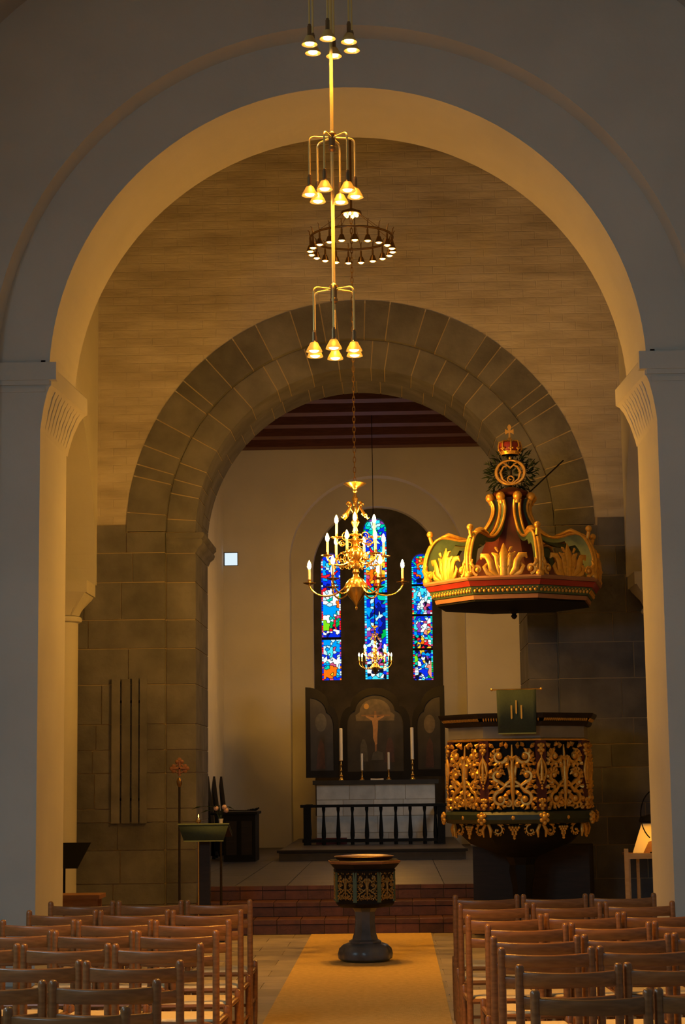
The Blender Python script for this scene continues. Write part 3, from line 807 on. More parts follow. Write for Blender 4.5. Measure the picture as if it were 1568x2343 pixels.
RR = [(.751, 12.93, 0.0, 3), (.755, 12.03, .07, 3), (.768, 11.02, .2, 3), (.846, 10.31, .18, 3), (.834, 9.54, .15, 3), (.837, 8.90, .10, 2), (.867, 8.085, .12, 2), (.861, 7.12, .09, 2)]
LL = [(-.62, 12.70, .03, 3), (-.605, 11.72, .16, 3), (-.606, 10.88, .2, 3), (-.604, 10.09, .23, 3), (-.604, 9.31, .13, 3), (-.604, 8.434, .16, 2), (-.604, 7.645, .02, 2), (-.60, 6.737, .05, 2)]
for rows, sg, side in ((RR, 1, 'pulpit'), (LL, -1, 'lectern')):
    for ri, (x0, y0, sl, n) in enumerate(rows):
        ang = math.atan(sl)*.75
        for k in range(n):
            s = (.2075 + k*.459)
            x = x0 + sg*s*cos(ang); y = y0 + s*sin(ang)
            rown = ORD[ri+1] if ri < 7 else 'nearest'
            lab = 'slat-back wooden chair %s from the carpet in the %s row from the steps, %s side' % (ORD[k+1], rown, side)
            if ri == 7: lab = 'slat-back wooden chair %s from the carpet in the row nearest the camera, %s side' % (ORD[k+1], side)
            chair(x, y, sg*ang*.3, lab, 'slat-back chairs in rows')

# ================================================================== CARVING HELPERS
def spiral2(mb, cx, cz, r, a0, turns, th, F, lead=None, leaves=True, n=20, lh=1.0):
    """tapered spiral scroll in panel plane; F maps (u, v, out) to 3D"""
    pts = []; rad = []
    if lead:
        for (u, v) in lead: pts.append((u, v)); rad.append(th*.7)
    for i in range(n+1):
        t = i/n; rr = r*(1-.78*t); a = a0 + 2*pi*turns*t
        pts.append((cx+rr*cos(a), cz+rr*sin(a))); rad.append(th*(1-.55*t))
    mb.tube([F(u, v, th*.6) for u, v in pts], rad, 6)
    mb.ball(F(cx, cz, th*.9), th*1.25, 7, 5)
    if leaves:
        for i in range(0, n-5, 2):
            u, v = pts[len(lead or [])+i]; a = a0 + 2*pi*turns*i/n
            for d, k in ((0, 1.0),):
                l = th*2.9*lh*(1-.4*i/n)
                da = a + (.55 if turns > 0 else -.55)
                mb.tube([F(u, v, th*.5), F(u+.6*l*cos(da), v+.6*l*sin(da), th*1.0), F(u+l*cos(da+.5*(1 if turns > 0 else -1)), v+l*sin(da+.5*(1 if turns > 0 else -1)), th*.5)], [th*.55, th*.8, th*.25], 5)
def acanthus_panel(w, h, th, F):
    mb = MB()
    for s in (-1, 1):
        ts = s
        # upper pair curls outward at the top, lower pair rises from the base
        spiral2(mb, s*.27*w, .80*h, .17*w, (pi if s > 0 else 0), -.95*ts*-1, th, F, lead=[(s*.02*w, .42*h), (s*.06*w, .58*h), (s*.10*w, .72*h)])
        spiral2(mb, s*.30*w, .52*h, .13*w, (-pi/2), .9*ts, th*.9, F, lead=[(s*.05*w, .36*h), (s*.16*w, .36*h)])
        spiral2(mb, s*.26*w, .17*h, .17*w, (pi/2), -1.05*ts, th, F, lead=[(s*.03*w, .44*h), (s*.12*w, .40*h), (s*.20*w, .33*h)])
        spiral2(mb, s*.10*w, .10*h, .08*w, (pi/2), 1.0*ts, th*.7, F, leaves=False)
        for (u, v, a, l) in ((.40, .93, .8, .12), (.42, .68, .3, .10), (.42, .36, -.3, .12), (.43, .06, -.8, .10), (.12, .92, 1.5, .12), (.33, .40, .2, .10), (.15, .26, -1.6, .12), (.08, .62, 1.2, .16), (.2, .66, .6, .14), (.06, .30, -.9, .14), (.44, .52, 1.2, .12), (.44, .20, -1.2, .12), (.25, .95, 2.2, .1), (.36, .78, -.6, .1)):
            mb.tube([F(s*u*w, v*h, th*.3), F(s*(u*w+.5*l*w*cos(a)), v*h+.5*l*w*sin(a), th*1.1), F(s*(u*w+l*w*cos(a)), v*h+l*w*sin(a), th*.3)], [th*.4, th*.95, th*.25], 5)
    # central stem, leaf and berries
    mb.tube([F(0, .02*h, th*.4), F(0, .25*h, th*.8), F(0, .5*h, th), F(0, .75*h, th*.7), F(0, .97*h, th*.4)], [th*.4, th*.8, th*1.1, th*.6, th*.3], 6)
    for i in range(7):
        a = 2*pi*i/7; mb.ball(F(.055*w*cos(a), .47*h+.055*w*sin(a), th*.9), th*.6, 6, 4)
    return mb
def grapes(mb, u0, v0, w, h, th, F):
    rows = 6
    for r in range(rows):
        k = max(1, round((rows-r)*.62))
        for q in range(k):
            mb.ball(F(u0 + (q-(k-1)/2)*w/3.2, v0 - r*h/rows, th), w*.16, 6, 4)

# ================================================================== PULPIT
PC = (1.66, 19.86); PROT = radians(-9.5)
pul = thing('pulpit', 'octagonal wooden pulpit with gilded acanthus carving at the chancel arch', 'pulpit', (PC[0], PC[1], 0), PROT)
S8 = tan8 = math.tan(pi/8)
def octo(prof, name, m, parent, ang=30):
    return MB().lathe([(r/cos(pi/8), z) for r, z in prof], 8, ph=pi/8).build(name, m, parent, ang=ang)
AP = .70
octo([(.30, 1.22), (AP-.03, 1.22), (AP-.03, 2.05), (.64, 2.05), (.64, 1.30)], 'body', 'black_paint', pul)
octo([(AP-.02, 1.19), (AP+.03, 1.20), (AP+.06, 1.235), (AP+.06, 1.285), (AP+.03, 1.315), (AP-.02, 1.32)], 'base_moulding', 'deep_green', pul)
octo([(AP-.02, 2.02), (AP+.012, 2.025), (AP+.018, 2.04), (AP-.005, 2.048)], 'panel_cap', 'gold', pul)
octo([(AP-.03, 2.048), (AP, 2.05), (AP, 2.17), (AP-.03, 2.17)], 'frieze', 'grey_paint', pul)
octo([(AP-.02, 2.165), (AP+.03, 2.175), (AP+.045, 2.195), (AP+.05, 2.215), (AP+.02, 2.22)], 'cornice_bead', 'dark_wood', pul)
octo([(AP+.0, 2.245), (AP+.075, 2.25), (AP+.095, 2.275), (AP+.10, 2.30), (AP-.05, 2.305), (AP-.07, 2.24)], 'cornice', 'dark_wood', pul)
octo([(.30, 1.21), (AP-.05, 1.20), (AP-.08, 1.10), (.50, .98), (.30, .90), (.16, .84), (.12, .76), (.13, .70), (.10, .55), (.09, .30), (.16, .14), (.26, .10), (.26, 0)], 'pedestal', 'black_paint', pul)
# frames of F for each face
def face_frame(k, ap):
    a = -pi/2 + k*pi/4
    n = Vector((cos(a), sin(a), 0)); t = Vector((-sin(a), cos(a), 0))
    return lambda u, v, o: tuple(n*(ap+o) + t*u + Vector((0, 0, v)))
PH = .70; PB = 1.325
sw = 2*AP*math.tan(pi/8)
F0 = lambda u, v, o: (u, -o, v)
panel_me = acanthus_panel(sw*.82, PH*.97, .027, F0).mesh('carved_panel', 'gold', ang=60)
ros = MB()
for (du, dv) in ((-.02, 0), (.02, 0), (0, .03), (0, -.03), (-.022, .05), (.022, .05), (0, .01), (0, .055)): ros.ball((du, -.022, dv), .021, 7, 5)
ros_me = ros.mesh('rosette', 'gold', ang=60)
pil = MB()
grapes(pil, 0, .36, .085, .17, .03, F0)
for s in (-1, 1):
    pil.tube([(0, -.03, .52), (s*.03, -.03, .46), (s*.045, -.028, .38), (s*.02, -.03, .28)], [.012, .018, .016, .008], 6)
pil.tube([(0, -.03, .56), (0, -.035, .44), (0, -.03, .30)], [.006, .018, .02], 6)
pil_me = pil.mesh('grape_pilaster', 'gold', ang=60)
strip_me = MB().box(-.055, .055, -.012, .03, 0, PH).mesh('corner_strip', 'dark_red')
drop = MB()
for s in (-1, 1):
    spiral2(drop, s*.17, -.06, .06, pi/2, .9*s, .012, F0, lead=[(s*.05, .0), (s*.10, .01)])
    drop.tube([(s*.26, -.01, 0), (s*.235, -.03, -.06), (s*.24, -.02, -.13)], [.016, .02, .008], 6)
grapes(drop, 0, -.03, .10, .13, .015, F0)
for q in range(9): drop.ball((-.2+.05*q, -.075 - .0, .06 + .012*(q % 2)), .012, 6, 4)
drop.ball((0, -.08, .065), .03, 7, 5)
drop_me = drop.mesh('drop_ornament', 'gold', ang=60)
fri = MB()
for q in range(22):
    u = -sw*.5 + sw*(q+.5)/22
    fri.tube([(u, -.045, 2.222), (u, -.062, 2.238), (u, -.065, 2.252)], [.006, .01, .006], 5)
fri_me = fri.mesh('leaf_frieze', 'gold', ang=60)
bos = MB()
for (u, v, r) in ((0, .0, .034), (.035, .02, .02), (-.035, .02, .02), (.03, -.03, .022), (-.03, -.03, .022), (0, -.055, .024), (0, .035, .02)): bos.ball((u, 0, v), r, 7, 5)
bos_me = bos.mesh('corner_boss', 'gold', ang=60)
for k in range(8):
    a = k*pi/4
    R = Matrix.Rotation(a, 4, 'Z')
    p = put('carved_panel', panel_me, pul, R @ Vector((0, -AP, PB)), (0, 0, a))
    put('leaf_frieze', fri_me, pul, R @ Vector((0, -AP, 0)), (0, 0, a))
    put('drop_ornament', drop_me, pul, R @ Vector((0, -AP+.04, 1.19)), (0, 0, a))
    a2 = a + pi/8; rr = AP/cos(pi/8)
    c = put('corner_strip', strip_me, pul, Matrix.Rotation(a2, 4, 'Z') @ Vector((0, -rr+.012, PB)), (0, 0, a2))
    put('corner_boss', bos_me, pul, Matrix.Rotation(a2, 4, 'Z') @ Vector((0, -(AP+.062)/cos(pi/8), 1.26)), (0, 0, a2))
    put('grape_pilaster', pil_me, c); put('rosette', ros_me, c, (0, 0, .05)); put('rosette', ros_me, c, (0, 0, .60))
# dark stair box behind the pedestal
MB().box(-.58, .66, .55, 1.25, 0, .93).build('stair_box', 'dark_wood', pul)
# parament
par = thing('pulpit_cloth', 'green pulpit cloth with three golden stripes hung on a brass rod', 'cloth', (1.595, 19.055, 2.10), PROT)
cl = MB(); n = 10
vs = []
for i in range(n+1):
    u = -.2 + .4*i/n
    for z, w in ((.43, 1.0), (.2, .985), (0, .95)):
        vs.append((u*w, -.006*sin(i*1.3)*(1-z), z))
cl.add(vs, [(i*3+q, (i+1)*3+q, (i+1)*3+q+1, i*3+q+1) for i in range(n) for q in range(2)])
o = cl.build('cloth', 'green_cloth', par); md = o.modifiers.new('thickness', 'SOLIDIFY'); md.thickness = .006
MB().tube([(-.245, .004, .435), (.245, .004, .435)], .007, 8).build('rod', 'brass', par)
for sx in (-.25, .25): MB().ball((sx, .004, .435), .014, 8, 5).build('finial', 'brass', par)
for (u, zb, zt) in ((-.052, .135, .275), (-.004, .185, .325), (.048, .135, .275)):
    MB().prism([(u-.008, zb+.012), (u, zb), (u+.008, zb+.012), (u+.008, zt), (u-.008, zt)], -.016, -.009).build('stripe', 'gold_thread', par)
MB().box(-.19, .19, -.012, .0, -.012, 0).build('hem', 'green_fringe', par)
MB().box(-.02, .02, .004, .03, .41, .43).build('bracket', 'brass', par)

# ================================================================== CANOPY
can = thing('pulpit_canopy', 'gilded and painted octagonal sounding board crowned with a royal monogram above the pulpit', 'pulpit canopy', (1.645, 19.86, 0), PROT)
CA = .905
octo([(.2, 3.50), (CA-.16, 3.50), (CA-.14, 3.46), (CA-.13, 3.44), (.2, 3.40)], 'soffit', 'black_paint', can)
octo([(CA-.16, 3.455), (CA-.12, 3.46), (CA-.11, 3.50), (CA-.135, 3.51)], 'lower_moulding', 'pink_paint', can)
octo([(CA-.15, 3.505), (CA-.105, 3.51), (CA-.06, 3.585), (CA-.1, 3.59)], 'frieze', 'green_paint', can)
octo([(CA-.1, 3.585), (CA-.05, 3.59), (CA-.035, 3.62), (CA-.02, 3.64), (CA-.1, 3.645)], 'red_fillet', 'red_paint', can)
octo([(CA-.1, 3.64), (CA-.01, 3.645), (CA+.005, 3.665), (CA+.0, 3.685), (CA-.1, 3.69), (.3, 3.69)], 'top_moulding', 'pink_paint', can)
cs = 2*CA*math.tan(pi/8)
bd = MB()
for q in range(14):
    u = -cs*.44 + cs*.88*(q+.5)/14
    bd.ball((u, .085, 3.545), .017, 7, 5, sc=(1, 1, 1.2))
    bd.ball((u+cs*.031, .075, 3.568), .011, 6, 4)
bead_me = bd.mesh('bead_row', 'gold', ang=60)
# palmette cresting
pm = MB(); fd = lambda u, v, o: (u, -o, v)
pm.tube([fd(0, 0, .012), fd(0, .12, .03), fd(0, .22, .02), fd(0, .33, .008)], [.05, .048, .05, .006], 8, flat=.45, nrm=(0, 1, 0))
for s in (-1, 1):
    pm.tube([fd(s*.04, 0, .01), fd(s*.06, .12, .03), fd(s*.07, .20, .025), fd(s*.12, .235, .02)], [.03, .03, .03, .008], 7, flat=.6, nrm=(0, 1, 0))
    pm.tube([fd(s*.06, 0, .01), fd(s*.12, .06, .03), fd(s*.135, .14, .035), fd(s*.17, .20, .03), fd(s*.225, .205, .02), fd(s*.235, .17, .01)], [.028, .036, .034, .032, .026, .008], 7, flat=.6, nrm=(0, 1, 0))
    pm.tube([fd(s*.08, 0, .01), fd(s*.17, .03, .03), fd(s*.20, .09, .03), fd(s*.17, .13, .02)], [.02, .026, .022, .008], 6, flat=.6, nrm=(0, 1, 0))
    spiral2(pm, s*.27, .065, .055, -pi/2, 1.2*s, .021, fd, leaves=False)
    spiral2(pm, s*.335, .045, .03, pi/2, -1.*s, .014, fd, leaves=False)
    pm.tube([fd(s*.30, .09, .02), fd(s*.335, .13, .03), fd(s*.32, .175, .02)], [.016, .024, .008], 6)
    for q in range(4): pm.tube([fd(s*(.02+.012*q), .06+.06*q, .03), fd(s*(.055+.008*q), .10+.06*q, .03), fd(s*(.075+.004*q), .095+.065*q, .015)], [.01, .016, .006], 5)
palm_me = pm.mesh('palmette', 'gold', ang=60)
# S ribs
RIB = [(.93, 3.69), (.955, 3.80), (.945, 3.92), (.90, 4.04), (.84, 4.12), (.77, 4.155), (.68, 4.15), (.56, 4.13), (.44, 4.15), (.33, 4.22), (.25, 4.32), (.205, 4.42), (.20, 4.50), (.225, 4.56)]
def catmull(P, m=4):
    out = []
    for i in range(len(P)-1):
        p0, p1, p2, p3 = P[max(i-1, 0)], P[i], P[i+1], P[min(i+2, len(P)-1)]
        for q in range(m):
            t = q/m
            out.append(tuple(.5*((2*b)+(-a+c)*t+(2*a-5*b+4*c-d)*t*t+(-a+3*b-3*c+d)*t**3) for a, b, c, d in zip(p0, p1, p2, p3)))
    return out + [P[-1]]
RC = catmull(RIB)
rb = MB(); vs = []; fs = []
for i, (r, z) in enumerate(RC):
    a, b = RC[max(i-1, 0)], RC[min(i+1, len(RC)-1)]
    tx, tz = b[0]-a[0], b[1]-a[1]; L = hypot(tx, tz); nx, nz = -tz/L, tx/L
    dpt = .11 if i < 24 else .05
    f = min(1, i/6)*.05 + .07
    d = f if i < 26 else .05
    for (w, o) in ((-.028, 0), (.028, 0), (.028, d), (-.028, d)):
        vs.append((w, -(r + nx*o), z + nz*o))
for i in range(len(RC)-1):
    for q in range(4): fs.append((i*4+q, i*4+(q+1) % 4, (i+1)*4+(q+1) % 4, (i+1)*4+q))
fs += [(3, 2, 1, 0), tuple(len(vs)-4+q for q in range(4))]
rb.add(vs, fs); rib_me = rb.mesh('rib', 'green_paint', ang=40)
gd = MB()
for s in (-.03, .03): gd.tube([(s, -r-.004, z+.004) for r, z in RC], [.016]*len(RC), 6)
gd.tube([(0, -r-.008, z+.008) for r, z in RC[:14]], [.022]*14, 6)
gd.ball((0, -.90, 4.20), .035, 9, 6); gd.tube([(0, -.88, 4.10), (0, -.90, 4.17)], .02, 7); gd.ball((0, -.94, 3.70), .05, 9, 6)
gd.ball((0, -.235, 4.60), .05, 9, 6); gd.tube([(0, -.215, 4.53), (0, -.235, 4.60)], [.03, .025], 7)
gd.tube([(0, -.80, 4.16), (0, -.70, 4.195), (0, -.58, 4.16), (0, -.50, 4.16)], [.02, .055, .05, .008], 7, flat=.5, nrm=(0, 0, 1))
rib_gold = gd.mesh('rib_gilding', 'gold', ang=60)
for k in range(8):
    a = k*pi/4; R = Matrix.Rotation(a, 4, 'Z')
    put('bead_row', bead_me, can, R @ Vector((0, -CA, 0)), (0, 0, a))
    put('palmette', palm_me, can, R @ Vector((0, -CA+.03, 3.685)), (0, 0, a))
    a2 = a + pi/8
    r_ = put('rib', rib_me, can, None, (0, 0, a2)); put('rib_gilding', rib_gold, r_)
octo([(.60, 3.69), (.45, 3.80), (.34, 3.95), (.26, 4.15), (.17, 4.40), (.13, 4.55), (.14, 4.60)], 'drapery_dome', 'dark_red', can)
MB().lathe([(.10, 4.60), (.19, 4.62), (.205, 4.645), (.16, 4.68), (.10, 4.70), (.04, 4.72), (.0001, 4.725)], 24).build('top_cap', 'dark_red', can)
MB().lathe([(1e-6, 3.31), (.02, 3.32), (.035, 3.345), (.02, 3.365), (.05, 3.39), (.06, 3.41)], 14).build('underside_boss', 'dark_wood', can)
# monogram: ring with mirrored letters, wreath, crown and cross
mz = 4.885; mo = MB()
def rg_tube(r, k, n=40, wide=.022): return [(r*cos(2*pi*i/n), -.0, mz + k*r*sin(2*pi*i/n)) for i in range(n)]
pts = rg_tube(.152, .86)
mo.tube(pts, [.011+.008*abs(cos(2*pi*i/40)) for i in range(40)], 6, closed=True)
for s in (-1, 1):
    mo.tube([(s*.0, 0, mz+.055), (s*.03, 0, mz+.075), (s*.075, 0, mz+.06), (s*.105, 0, mz), (s*.085, 0, mz-.075), (s*.03, 0, mz-.115), (0, 0, mz-.12)], [.006, .008, .011, .016, .013, .008, .005], 6)
    mo.tube([(s*.085, 0, mz+.105), (s*.03, 0, mz+.085), (s*.07, 0, mz+.10), (s*.03, 0, mz+.075), (0, 0, mz+.04)], [.005, .008, .008, .008, .005], 6)
mo.tube([(.035*cos(2*pi*i/20), 0, mz-.075+.035*sin(2*pi*i/20)) for i in range(20)], [.0065]*20, 6, closed=True)
mo.tube([(.02*cos(2*pi*i/16), 0, mz-.06+.018*sin(2*pi*i/16)) for i in range(14)], [.005]*14, 6)
mono = mo.build('monogram', 'gold', can, ang=60)
wr = MB(); rgw = random.Random(5)
for i in range(380):
    a = rgw.uniform(0, 2*pi); rr = rgw.uniform(.02, .2) if i < 170 else rgw.uniform(.15, .27)
    c = Vector((rr*cos(a), .03+rgw.uniform(-.01, .03), mz + rr*.95*sin(a) + .0)); b = a + rgw.uniform(-.9, .9)
    l = rgw.uniform(.05, .09)
    wr.tube([c, c+Vector((.5*l*cos(b), rgw.uniform(-.012, .012), .5*l*sin(b))), c+Vector((l*cos(b), 0, l*sin(b)))], [.004, .018, .002], 4, flat=.4)
wro = wr.build('leaf_wreath', 'leaf_green', can); wro['kind'] = 'stuff'
MB().tube([(0, .045, 4.70), (0, .045, 5.07)], .012, 8).build('finial_rod', 'dark_wood', can)
cz0 = 5.07
MB().ball((0, 0, cz0-.03), .018, 8, 5).build('boss', 'gold', can)
crown = MB().lathe([(.095, cz0), (.105, cz0+.03), (.108, cz0+.035), (.10, cz0+.035), (.09, cz0)], 24).build('crown', 'gold', can)
MB().lathe([(.088, cz0+.005), (.10, cz0+.05), (.115, cz0+.095), (.105, cz0+.13), (.06, cz0+.135), (.02, cz0+.115), (.0001, cz0+.11)], 24).build('cap', 'red_paint', crown)
cg = MB()
for q in range(8):
    a = 2*pi*q/8 + .2; M = Matrix.Rotation(a, 4, 'Z')
    cg.tube([(.106, 0, cz0+.03), (.124, 0, cz0+.09), (.115, 0, cz0+.14), (.06, 0, cz0+.152), (.01, 0, cz0+.125)], .009, 6, M=M)
    for (dx, dz) in ((0, .055), (.0, .075), (-.018, .062), (.018, .062)): cg.ball((.118, dx, cz0+dz), .012, 6, 4, M=M)
    cg.ball((.112, 0, cz0+.017), .007, 6, 4, M=Matrix.Rotation(a+.39, 4, 'Z'))
cg.build('crown_arches', 'gold', crown, ang=60)
MB().ball((0, 0, cz0+.165), .027, 10, 6).build('orb', 'gold', crown)
cr = MB()
cr.prism([(-.011, cz0+.18), (.011, cz0+.18), (.009, cz0+.245), (.03, cz0+.235), (.045, cz0+.225), (.045, cz0+.285), (.03, cz0+.275), (.009, cz0+.265), (.022, cz0+.305), (.012, cz0+.325), (0, cz0+.335), (-.012, cz0+.325), (-.022, cz0+.305), (-.009, cz0+.265), (-.03, cz0+.275), (-.045, cz0+.285), (-.045, cz0+.225), (-.03, cz0+.235), (-.009, cz0+.245)], -.009, .009)
cr.build('cross', 'gold', crown)
MB().tube([(.10, .2, 4.62), (.45, 1.56, 5.25)], .009, 6).build('tie_rod', 'black_iron', can)
MB().box(-.06, .06, .85, 1.52, 3.60, 3.68).build('wall_bracket', 'black_iron', can)

# ================================================================== FONT
fo = thing('baptismal_font', 'baptismal font with gilded carved bowl on a dark marble foot', 'baptismal font', (.06, 17.64, .012), radians(6))
lob = lambda a: 1 + .07*abs(cos(4*a))
MB().lathe([(.20, 0), (.232, .02), (.238, .06), (.225, .11), (.19, .145), (.15, .16)], 64, sq=lob).build('foot', 'font_marble', fo)
MB().lathe([(.155, .155), (.155, .175), (.125, .19), (.105, .25), (.094, .36), (.098, .44), (.12, .475), (.15, .49)], 8, ph=pi/8).build('stem', 'font_marble', fo, ang=25)
octo([(.10, .475), (.225, .485), (.25, .50), (.262, .52), (.262, .54), (.272, .80), (.278, .815), (.27, .83), (.29, .85), (.318, .885), (.322, .90), (.31, .91), (.285, .91), (.26, .90), (.25, .86), (.1, .84)], 'bowl', 'black_paint', fo)
MB().lathe([(.05, .885), (.2, .89), (.255, .915), (.27, .935), (.278, .94), (.27, .945), (.22, .95), (.12, .955), (.0001, .957)], 40).build('basin_lid', 'dark_brass', fo)
octo([(.30, .868), (.321, .885), (.325, .90), (.315, .905), (.30, .9)], 'rim', 'brown_wood', fo)
fp = acanthus_panel(.185, .25, .0085, F0).mesh('carved_panel', 'old_gold', ang=60)
fs_ = MB().box(-.018, .018, -.006, .01, 0, .27).mesh('corner_strip', 'green_paint')
for k in range(8):
    a = k*pi/4; R = Matrix.Rotation(a, 4, 'Z')
    put('carved_panel', fp, fo, R @ Vector((0, -.264, .55)), (0, 0, a))
    a2 = a+pi/8
    put('corner_strip', fs_, fo, Matrix.Rotation(a2, 4, 'Z') @ Vector((0, -.286, .535)), (0, 0, a2))

# ================================================================== LECTERN SIDE
lec = thing('lectern', 'dark lectern draped with a fringed green cloth beside the steps', 'lectern', (-1.66, 20.1, 0))
MB().box(-.055, .055, -.05, .05, .04, 1.08).build('post', 'dark_wood', lec)
MB().box(-.22, .22, -.2, .2, 0, .05).build('foot', 'dark_wood', lec)
dk = MB(); dk.add([(-.255, -.20, 1.205), (.265, -.20, 1.205), (.265, .26, 1.09), (-.255, .26, 1.09), (-.255, -.20, 1.18), (.265, -.20, 1.18), (.265, .26, 1.065), (-.255, .26, 1.065)],
                [(0,1,2,3),(7,6,5,4),(4,5,1,0),(5,6,2,1),(6,7,3,2),(7,4,0,3)])
dk.build('desk', 'dark_wood', lec)
cl = MB(); cl.add([(-.262, .24, 1.10), (.272, .24, 1.10), (.272, -.206, 1.212), (-.262, -.206, 1.212), (-.20, -.214, 1.04), (.215, -.214, 1.04)], [(0,1,2,3), (3,2,5,4)])
o = cl.build('cloth', 'green_cloth', lec); md = o.modifiers.new('thickness', 'SOLIDIFY'); md.thickness = .006
MB().box(-.20, .215, -.222, -.210, 1.034, 1.046).build('hem_fringe', 'green_fringe', lec)
MB().box(-.265, .275, -.214, -.202, 1.208, 1.222).build('top_braid', 'green_fringe', lec)
vs_ = thing('flower_vase', 'small white vase of drooping blossoms standing behind the lectern', 'vase', (-1.56, 20.85, 0))
MB().lathe([(.10, 0), (.10, .03), (.015, .05), (.012, 1.10), (.07, 1.12), (.07, 1.14)], 16).build('stand', 'dark_wood', vs_)
MB().lathe([(.02, 1.14), (.03, 1.145), (.032, 1.17), (.02, 1.21), (.028, 1.25), (.024, 1.25), (.016, 1.21)], 18).build('vase', 'white_glaze', vs_)
rgf = random.Random(9)
for q in range(7):
    a = rgf.uniform(0, 2*pi); e = Vector((rgf.uniform(.06, .22)*cos(a), .05*sin(a), rgf.uniform(1.33, 1.42)))
    st = MB().tube([(0, 0, 1.22), (e.x*.4, e.y*.4, e.z), tuple(e)], [.004, .004, .003], 5).build('stem', 'leaf_green', vs_)
    if q % 2: MB().ball(e, .028, 8, 5).build('blossom', 'blossom', st)
    else: MB().tube([e, e+Vector((.05*cos(a), 0, -.005)), e+Vector((.11*cos(a), 0, -.03))], [.004, .022, .003], 5, flat=.4).build('leaf', 'leaf_green', st)
tl = thing('tea_light', 'tiny lit candle in a brass cup beside the vase at the lectern', 'candle', (-1.83, 21.08, 0))
MB().lathe([(.09, 0), (.09, .02), (.01, .03), (.01, 1.20), (.03, 1.21), (.03, 1.235), (.012, 1.235)], 14).build('holder', 'brass', tl)
MB().lathe([(.011, 1.23), (.011, 1.255), (.002, 1.256)], 10).build('wax', 'wax', tl)
MB().lathe([(1e-6, 1.256), (.007, 1.27), (.005, 1.288), (1e-6, 1.30)], 8).build('flame', emis('small_flame', (1, .5, .12), 4), tl)

pc = thing('processional_cross', 'dark processional cross on a tall staff next to the lectern', 'cross', (-2.005, 20.75, 0))
MB().tube([(0, 0, .05), (0, 0, 1.70)], .013, 10).build('staff', 'dark_wood', pc)
MB().lathe([(.16, 0), (.16, .03), (.03, .06), (.02, .12)], 20).build('foot', 'black_iron', pc)
MB().lathe([(.013, 1.60), (.028, 1.63), (.032, 1.66), (.02, 1.69), (.013, 1.70)], 14).build('knop', 'dark_brass', pc)
chd = MB()
def trefoil(cx, cz, dx, dz):
    for (a, b) in ((1, 0), (.25, .8), (.25, -.8)):
        chd.ball((cx + dx*a*.032 + dz*b*.032, 0, cz + dz*a*.032 + dx*b*.032), .024, 8, 5, sc=(1, .5, 1))
for dx, dz in ((1, 0), (-1, 0), (0, 1), (0, -1)):
    chd.tube([(0, 0, 1.80), (dx*.07, 0, 1.80+dz*.08)], .016, 6)
    if (dx, dz) != (0, -1): trefoil(dx*.055, 1.80+dz*.065, dx, dz)
chd.tube([(.05*cos(2*pi*i/20), 0, 1.80+.05*sin(2*pi*i/20)) for i in range(20)], [.009]*20, 6, closed=True)
chd.build('cross_head', emis and 'brown_wood', pc)

ms = thing('music_stand', 'black music stand behind the plaster pier, lectern side', 'music stand', (-2.88, 18.95, 0))
MB().add([(-.27, .06, 1.065), (.185, .06, 1.065), (.07, -.06, .815), (-.27, -.06, .815), (-.27, .075, 1.065), (.185, .075, 1.065), (.07, -.045, .815), (-.27, -.045, .815)],
         [(3,2,1,0),(4,5,6,7),(0,1,5,4),(1,2,6,5),(2,3,7,6),(3,0,4,7)]).build('desk', 'black_iron', ms)
MB().tube([(-.07, 0, .06), (-.07, 0, .86)], .012, 8).build('pole', 'black_iron', ms)
for q in range(3):
    a = 2*pi*q/3 + .5
    MB().tube([(-.07, 0, .22), (-.07+.28*cos(a), .28*sin(a), .01)], .009, 6).build('leg', 'black_iron', ms)
ob = thing('wooden_bench', 'reddish brown wooden bench top showing behind the front chairs, lectern side', 'bench', (-2.69, 18.3, 0))
MB().box(-.35, .225, -.20, .20, .56, .60).build('seat', 'brown_wood', ob)
for sx in (-.31, .14):
    for sy in (-.15, .15): MB().box(sx, sx+.05, sy-.025, sy+.025, 0, .56).build('leg', 'brown_wood', ob)
MB().box(-.33, .2, -.17, -.15, .46, .56).build('apron', 'brown_wood', ob)

# high-backed clergy chairs and prayer desk along the chancel wall
def clergy(y, lab):
    t = thing('clergy_chair', lab, 'chair', (-2.33, y, PZ), radians(0))
    # facing +X (seen from the side); tall pointed back along the wall
    b = MB()
    b.add([(-.20, -.25, .05), (-.13, -.25, .05), (-.22, -.25, .85), (-.28, -.25, 1.12), (-.20, .25, .05), (-.13, .25, .05), (-.22, .25, .85), (-.28, .25, 1.12), (-.285, 0, 1.28), (-.25, 0, 1.28)],
          [(0,1,2,3), (7,6,5,4), (1,5,6,2), (0,3,7,4), (3,2,9,8), (2,6,9), (6,7,8,9), (3,8,7), (0,4,5,1)])
    b.build('backrest', 'black_paint', t)
    MB().box(-.14, .33, -.25, .25, .40, .45).build('seat', 'black_paint', t)
    for sy in (-.25, .22):
        MB().tube([(-.2, sy+.015, .70), (.0, sy+.015, .69), (.2, sy+.015, .69), (.30, sy+.015, .71), (.36, sy+.015, .745)], [.022, .022, .022, .02, .012], 6).build('armrest', 'black_paint', t)
        MB().box(.24, .29, sy, sy+.03, 0, .70).build('front_leg', 'black_paint', t)
        MB().box(-.18, -.13, sy, sy+.03, 0, .40).build('rear_leg', 'black_paint', t)
    MB().box(-.14, .29, -.23, -.22, .12, .40).build('side_panel', 'black_paint', t)
    return t
clergy(29.9, 'black high-backed clergy chair against the chancel wall, nearest to the arch')
clergy(30.95, 'black high-backed clergy chair against the chancel wall, second from the arch')
clergy(32.2, 'black high-backed clergy chair against the chancel wall, third from the arch')
pd = thing('prayer_desk', 'black wooden prayer desk beside the clergy chairs in the chancel', 'desk', (-1.97, 28.9, PZ))
